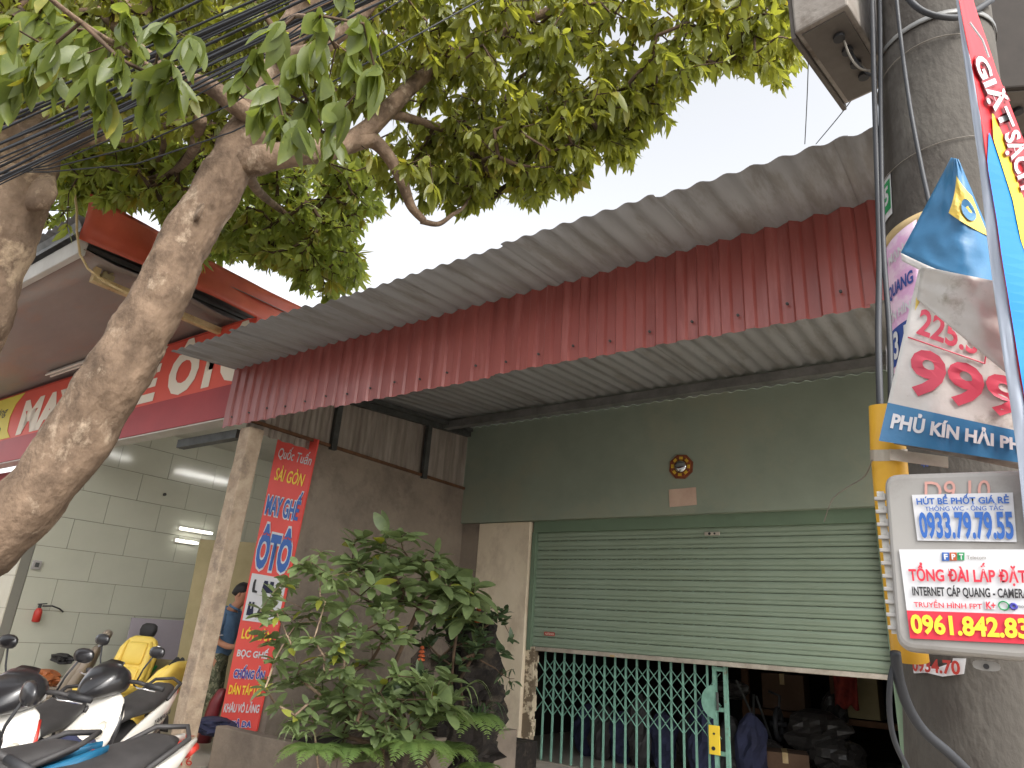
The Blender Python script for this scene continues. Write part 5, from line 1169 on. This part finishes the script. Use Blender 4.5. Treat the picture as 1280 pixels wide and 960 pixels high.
ha=ext([pj(.04,-.19,1.36),pj(.05,-.24,1.22),pj(.07,-.25,1.08),pj(.20,-.22,1.02),pj(.31,-.19,1.03),pj(.36,-.18,1.04)],[.045,.044,.04,.036,.027,.026],3)
hb_=ext([pj(.08,.18,1.36),pj(.13,.22,1.20),pj(.18,.22,1.08),pj(.30,.16,1.05),pj(.39,.10,1.07),pj(.43,.08,1.08)],[.055,.046,.04,.036,.027,.026],3)
ext([pj(.0,-.10,.86),pj(.06,-.11,.66),pj(.10,-.12,.48),pj(.06,-.12,.26),pj(.02,-.12,.08),pj(.12,-.12,.04)],[.10,.085,.062,.055,.04,.035],0)
ext([pj(.0,.10,.86),pj(.02,.12,.66),pj(.03,.12,.48),pj(-.02,.12,.26),pj(-.05,.12,.08),pj(.05,.12,.04)],[.10,.085,.062,.055,.04,.035],0)
skin('body',Vv,Ee,Rd,M_skin,pp)
# fingers
for base_,s in ((ha,-1),(hb_,1)):
    c=Vv[base_]; 
    for k in range(4):
        b=MB(); o_=Vector((0,0,1))*(.018-.012*k)+W_*.002*k; l=(.075,.082,.078,.062)[k]
        b.tube([c+o_-E_*.01,c+o_+E_*.03,c+o_+E_*l*.7+Vector((0,0,-.012)),c+o_+E_*l+Vector((0,0,-.035))],[.009,.009,.008,.006],7); b.build('finger',M_skin,pp,smooth=True)
    b=MB(); b.tube([c-W_*s*.01,c+E_*.025-W_*s*.03,c+E_*.05-W_*s*.035],[.011,.010,.007],7); b.build('thumb',M_skin,pp,smooth=True)
# head detail
hc=pj(.17,0,1.61); fwd=(E_*.86+Vector((0,0,-.5))).normalized(); hu=(Vector((0,0,1))*.86+E_*.5).normalized(); hsd=fwd.cross(hu)
b=MB(); b.loft([(hc+hu*z+fwd*o_,fwd*a,hsd*w) for z,a,w,o_ in ((-.115,.03,.03,.05),(-.10,.055,.045,.04),(-.05,.085,.065,.015),(.0,.098,.074,0),(.05,.098,.075,-.005),(.09,.075,.06,-.01),(.112,.04,.03,-.01))],18,2.1); b.build('head',M_skin,pp,smooth=True)
b=MB(); b.loft([(hc+hu*z+fwd*(o_-.014),fwd*a,hsd*w) for z,a,w,o_ in ((-.05,.055,.060,-.045),(.0,.082,.081,-.026),(.045,.100,.083,-.008),(.09,.090,.072,-.004),(.125,.060,.048,-.006),(.138,.02,.02,-.006))],18,2.1); b.build('hair',M_hair,pp,smooth=True)
b=MB(); b.loft([(hc+hu*(.01)+fwd*.090,hsd*.010,hu*.012),(hc-hu*.015+fwd*.108,hsd*.013,hu*.012),(hc-hu*.032+fwd*.112,hsd*.016,hu*.009),(hc-hu*.04+fwd*.092,hsd*.012,hu*.006)],8,2); b.build('nose',M_skin,pp,smooth=True)
for s in (1,-1):
    b=MB(); c=hc+hsd*s*.074-hu*.01-fwd*.005; b.loft([(c+hsd*s*k*.008,hu*.03*(1-.3*k),fwd*.017*(1-.3*k)) for k in (0,.6,1.2)],10,2); b.build('ear',M_skin,pp,smooth=True)
    b=MB(); c=hc+hsd*s*.03+hu*.012+fwd*.090; b.loft([(c-fwd*.006,hsd*.011,hu*.005),(c+fwd*.002,hsd*.009,hu*.004)],8,2); b.build('eye',M_kprint,pp); b=MB(); b.bar(c+hu*.018-hsd*.016,c+hu*.019+hsd*.016,.006,.005); b.build('eyebrow',M_hair,pp)
b=MB(); c=hc-hu*.066+fwd*.082; b.bar(c-hsd*.024,c+hsd*.024,.008,.008); b.build('mouth',mat('lips',srgb(140,84,74),rough=.5),pp)
# clothes
Vv=[pj(0,0,.88),pj(.0,0,1.0),pj(.02,0,1.16),pj(.045,0,1.30),pj(.075,0,1.40),pj(.105,0,1.44)];Ee=[(i,i+1) for i in range(5)];Rd=[.185,.18,.185,.185,.14,.085]
ext([pj(.04,-.17,1.37),pj(.045,-.24,1.25),pj(.055,-.255,1.15)],[.085,.075,.078],3); ext([pj(.08,.17,1.37),pj(.12,.225,1.25),pj(.14,.23,1.15)],[.085,.075,.078],3)
skin('shirt',Vv,Ee,Rd,M_shirt,pp)
b=MB(); b.ring(pj(.118,0,1.455),E_*.9+Vector((0,0,-.4)),W_,.068,.014,20,6); b.build('shirt_collar',M_shirt,pp,smooth=True)
for s,x in ((-1,.058),(1,.142)):
    b=MB(); b.ring(pj(x,s*.25,1.14),E_,W_,.072,.006,18,5); b.build('sleeve_trim',M_wprint,pp,smooth=True)
Vv=[pj(0,0,1.0),pj(0,0,.86)];Ee=[(0,1)];Rd=[.165,.16]
ext([pj(.0,-.10,.78),pj(.06,-.11,.64),pj(.10,-.12,.48),pj(.06,-.12,.28),pj(.03,-.12,.12)],[.115,.10,.085,.075,.072],1); ext([pj(.0,.10,.78),pj(.02,.12,.64),pj(.03,.12,.48),pj(-.01,.12,.28),pj(-.04,.12,.12)],[.115,.10,.085,.075,.072],1)
skin('trousers',Vv,Ee,Rd,M_camo,pp)
# things by him
bt_=at(268,890,7.5); b=MB(); b.loft([(bt_+Vector((0,0,z))+E_*x,E_*w,W_*w) for z,w,x in ((-.3,.07,-.05),(-.1,.075,-.03),(.1,.07,.0),(.22,.05,.04),(.24,.02,.045))],14,2.4); tag(b.build('maroon_bolster',mat('maroon_leather',srgb(110,36,40),srgb(90,30,34),rough=.4),smooth=True),'maroon leather bolster leaning between the post and the red vertical banner','bolster')
rock('navy_bundle','dark navy bundle behind the planter wall at the foot of the red banner',at(268,908,7.2),.26,.2,.09,M_navy,77,.4,'bundle')
# ================================================================== SCOOTERS
def scooter(lab,base,fwd,m1,m2,cowl=M_bk,word=None,lean=6,group='motor scooters parked in front of the workshop'):
    T=thing('motor_scooter',lab,'scooter',tuple(base)); T['group']=group
    f=Vector(fwd);f.z=0;f.normalize(); s=Vector((f.y,-f.x,0)); u=(Vector((0,0,1))*math.cos(R(lean))-s*math.sin(R(lean))); s=u.cross(f)*-1; base=Vector(base)
    P=lambda x,y,z: base+f*x+s*y+u*z
    st=R(22); fs=f*math.cos(st)+s*math.sin(st)   # steered front
    ss=fs.cross(u)
    for x,d,sd in ((.62,fs,ss),(-.62,f,s)):
        b=MB(); b.ring(P(x,0,.27),d,u,.225,.045,30,8); w=b.build('tyre',M_black,T,smooth=True)
        b=MB(); b.ring(P(x,0,.27),d,u,.175,.012,26,6)
        for k in range(5):
            a=2*math.pi*k/5; b.bar(P(x,0,.27),P(x,0,.27)+(d*math.cos(a)+u*math.sin(a))*.17,.022,.018,up=sd)
        b.tube([P(x,0,.27)-sd*.05,P(x,0,.27)+sd*.05],.03,10); b.build('rim',M_bkm,T)
    b=MB(); 
    for k in range(2): b.tube([P(.62,0,.27)+ss*(.07-.14*k),P(.50,0,.62)+ss*(.05-.10*k)],.02,8)
    b.build('fork',M_bkm,T,smooth=True)
    b=MB(); V=[]
    for i in range(9):
        a=R(-35+i*18); c=P(.62,0,.27)+(fs*math.cos(a)+u*math.sin(a))*.295; r=(fs*math.cos(a)+u*math.sin(a)); w=.065*math.sin(math.pi*(i+.7)/9.6)**.5+.012; V.append((c,ss*w,r*.022))
    b.loft(V,12,2.2); b.build('front_fender',m1,T,smooth=True)
    # leg shield / front apron
    b=MB(); b.loft([(P(.50,0,.36),s*.06,f*.04),(P(.53,0,.46),s*.12,f*.06),(P(.52,0,.60),s*.19,f*.075),(P(.47,0,.74),s*.205,f*.06),(P(.43,0,.84),s*.15,f*.05),(P(.41,0,.88),s*.09,f*.04)],20,2.4); b.build('front_apron',m1,T,smooth=True)
    for k in (1,-1):
        b=MB(); b.loft([(P(.50,k*.12,.44),s*.02,u*.01),(P(.53,k*.17,.55),s*.035,u*.07),(P(.50,k*.19,.68),s*.025,u*.06),(P(.45,k*.17,.80),s*.01,u*.02)],12,2); b.build('side_winglet',m2,T,smooth=True)
        b=MB(); b.loft([(P(.585,k*.10,.60),s*.02,u*.012),(P(.60,k*.11,.64),s*.045,u*.03),(P(.57,k*.13,.70),s*.02,u*.012)],12,2); b.build('indicator',M_clr,T,smooth=True)
    b=MB(); b.loft([(P(.44,0,.55),s*.15,f*.04),(P(.38,0,.72),s*.15,f*.05),(P(.36,0,.84),s*.09,f*.04)],16,2.6); b.build('inner_panel',M_bkm,T,smooth=True)
    # handlebar cowl, headlight, visor
    b=MB(); c=lambda x,z:P(.40,0,.90)+fs*x+u*z
    b.loft([(c(-.12,.03),ss*.05,u*.04),(c(-.06,.045),ss*.13,u*.09),(c(.02,.05),ss*.16,u*.115),(c(.10,.025),ss*.14,u*.10),(c(.17,-.02),ss*.09,u*.065),(c(.205,-.05),ss*.03,u*.02)],20,2.3); b.build('handlebar_cowl',cowl,T,smooth=True)
    b=MB(); b.loft([(c(.125,-.02),ss*.10,u*.045),(c(.165,-.03),ss*.08,u*.034),(c(.19,-.04),ss*.04,u*.015)],18,2.2); b.build('headlight',M_clr,T,smooth=True)
    b=MB(); b.loft([(c(.10,.085),ss*.08,u*.006),(c(.04,.13),ss*.105,u*.007),(c(-.01,.17),ss*.07,u*.005)],14,2.2); b.build('visor',M_bk,T,smooth=True)
    b=MB()
    P_=[c(.165,.045)+ss*(.13*t)+u*(-.05*abs(t)**1.5)-fs*(.07*abs(t)) for t in np.linspace(-1,1,13)]; b.tube(P_,.006,6); b.build('cowl_trim',m1,T,smooth=True)
    for k in (1,-1):
        b=MB(); b.tube([c(-.03,.05)+ss*k*.08,c(-.06,.06)+ss*k*.2,c(-.09,.05)+ss*k*.26],.014,8); b.build('handlebar',M_bkm,T,smooth=True)
        b=MB(); b.tube([c(-.085,.052)+ss*k*.25,c(-.13,.045)+ss*k*.37],.019,10); b.build('grip',M_black,T,smooth=True)
        b=MB(); b.tube([c(-.02,.045)+ss*k*.2,c(.0,.035)+ss*k*.26,c(-.06,.03)+ss*k*.37],.006,6); b.build('brake_lever',M_chrome,T,smooth=True)
        b=MB(); b.tube([c(-.06,.07)+ss*k*.18,c(-.05,.15)+ss*k*.21,c(-.06,.24)+ss*k*.25],.006,6); b.build('mirror_stem',M_black,T,smooth=True)
        m=c(-.065,.275)+ss*k*.27; b=MB(); b.loft([(m+fs*.018,ss*.03,u*.018),(m+fs*.01,ss*.062,u*.038),(m-fs*.006,ss*.066,u*.042)],14,2.4); b.build('mirror',M_bk,T,smooth=True)
        b=MB(); b.loft([(m-fs*.0062,ss*.058,u*.035),(m-fs*.008,ss*.058,u*.035)],14,2.4); b.build('mirror_glass',M_glass,T)
    # spine, floor, body
    b=MB(); b.loft([(P(.42,0,.42),s*.10,u*.10),(P(.25,0,.36),s*.13,u*.07),(P(.05,0,.40),s*.13,u*.10),(P(-.08,0,.52),s*.12,u*.12)],16,2.6); b.build('centre_tunnel',M_bkm,T,smooth=True)
    for k in (1,-1):
        b=MB(); b.loft([(P(.22,k*.115,.47),s*.012,u*.02),(P(.05,k*.135,.52),s*.03,u*.08),(P(-.18,k*.145,.58),s*.04,u*.11),(P(-.45,k*.125,.66),s*.035,u*.085),(P(-.70,k*.08,.76),s*.025,u*.045),(P(-.84,k*.04,.82),s*.012,u*.014)],16,2.3); b.build('side_panel',m1,T,smooth=True)
        b=MB(); b.loft([(P(.10,k*.145,.44),s*.01,u*.02),(P(-.12,k*.165,.49),s*.02,u*.05),(P(-.38,k*.15,.57),s*.02,u*.04),(P(-.58,k*.115,.66),s*.008,u*.01)],14,2.2); b.build('lower_cover',m2,T,smooth=True)
    b=MB(); b.loft([(P(.12,0,.66),s*.07,u*.04),(P(.02,0,.70),s*.11,u*.05),(P(-.2,0,.72),s*.14,u*.055),(P(-.42,0,.77),s*.13,u*.05),(P(-.64,0,.82),s*.09,u*.035),(P(-.72,0,.83),s*.04,u*.015)],18,2.6); b.build('seat',M_bkm,T,smooth=True)
    b=MB(); b.tube([P(-.45,.13,.76),P(-.70,.11,.86),P(-.80,0,.88),P(-.70,-.11,.86),P(-.45,-.13,.76)],.013,8); b.build('grab_rail',M_bkm,T,smooth=True)
    b=MB(); b.loft([(P(-.80,0,.77),s*.075,u*.035),(P(-.88,0,.78),s*.05,u*.022)],14,2.4); b.build('tail_light',M_extred,T,smooth=True)
    b=MB(); b.loft([(P(-.55,0,.60),s*.05,u*.02),(P(-.80,0,.58),s*.06,u*.015),(P(-.93,0,.44),s*.05,f*.01)],12,2.6); b.build('rear_fender',M_bkm,T,smooth=True)
    b=MB(); b.loft([(P(.05,0,.30),s*.11,u*.07),(P(-.12,0,.30),s*.13,u*.10),(P(-.35,0,.28),s*.10,u*.08)],12,2.6); b.build('engine',M_steel,T,smooth=True)
    b=MB(); b.tube([P(.0,.12,.24),P(-.25,.15,.22),P(-.45,.16,.27),P(-.82,.17,.36)],[.018,.02,.045,.045],12); b.build('exhaust',M_bkm,T,smooth=True)
    if word:
        for k in (-1,1):
            q=quadmap(P(-.44 if k>0 else -.16,k*.190,.66 if k>0 else .60),P(-.16 if k>0 else -.44,k*.190,.60 if k>0 else .66),P(-.16 if k>0 else -.44,k*.190,.645 if k>0 else .705),P(-.44 if k>0 else -.16,k*.190,.705 if k>0 else .645))
            text('lettering',word,q,M_kprint,T,.03,.004,shear=.2)
    return T
PZ=.12
def zp(x,y,z): p=onZ(x,y,z); return Vector((p.x,p.y,PZ))
def vd(px,a,b):   # heading: a along the view line away, b to the right of it
    r_=Vector(ray(px,850)); r_.z=0; r_.normalize(); q_=Vector((r_.y,-r_.x,0)); return (r_*a+q_*b).normalized()
c=zp(118,852,PZ+.92); fA=vd(118,-.90,-.42); scooter('white and black scooter with a black front cowl parked in front of the yellow seat',c-fA*.42,fA,M_bw,M_bk,word='YAMAHA')
c=zp(2,872,PZ+.90); fB=vd(5,-.93,-.36); scooter('white scooter at the left edge of the view with its mirror up',c-fB*.42,fB,M_bw,M_extred,lean=5)
p=onZ(18,984,PZ+.70); fC=vd(60,-.66,-.75); scooter('white scooter nearest the concrete post at the bottom edge with black side covers',Vector((p.x,p.y,PZ)),fC,M_bw,M_bk,word='YAMAHA',lean=9)
p=onZ(-185,1005,PZ+.66); fD=vd(-50,-.2,-.98); scooter('blue scooter in the bottom left corner, nearest the camera',Vector((p.x,p.y,PZ)),fD,M_bblue,M_bblue,lean=4)
# cloth over the seat
cl=at(84,938,4.1); b=MB()
b.grid(lambda u,v:cl+E_*((u-.5)*.40)+W_*((v-.5)*.34)+Vector((0,0,.08-.55*abs(v-.5)**1.5-.35*abs(u-.5)**2+.035*fz((u*4,v*4,0),1.4)+.02*math.sin(u*14+v*4))),26,22); tag(b.build('navy_jacket',M_navy,smooth=True,solid=.008),'crumpled navy jacket thrown over the scooters at the bottom left','jacket')
b=MB(); cl2=at(92,952,4.0); b.grid(lambda u,v:cl2+E_*((u-.5)*.17)+W_*((v-.5)*.2)+Vector((0,0,.05-.35*abs(v-.5)**1.5+.02*fz((u*4,v*4,5),1.4))),14,12); tag(b.build('royal_blue_cloth',M_royal,smooth=True,solid=.006),'bright blue cloth lying on top of the navy jacket','cloth')
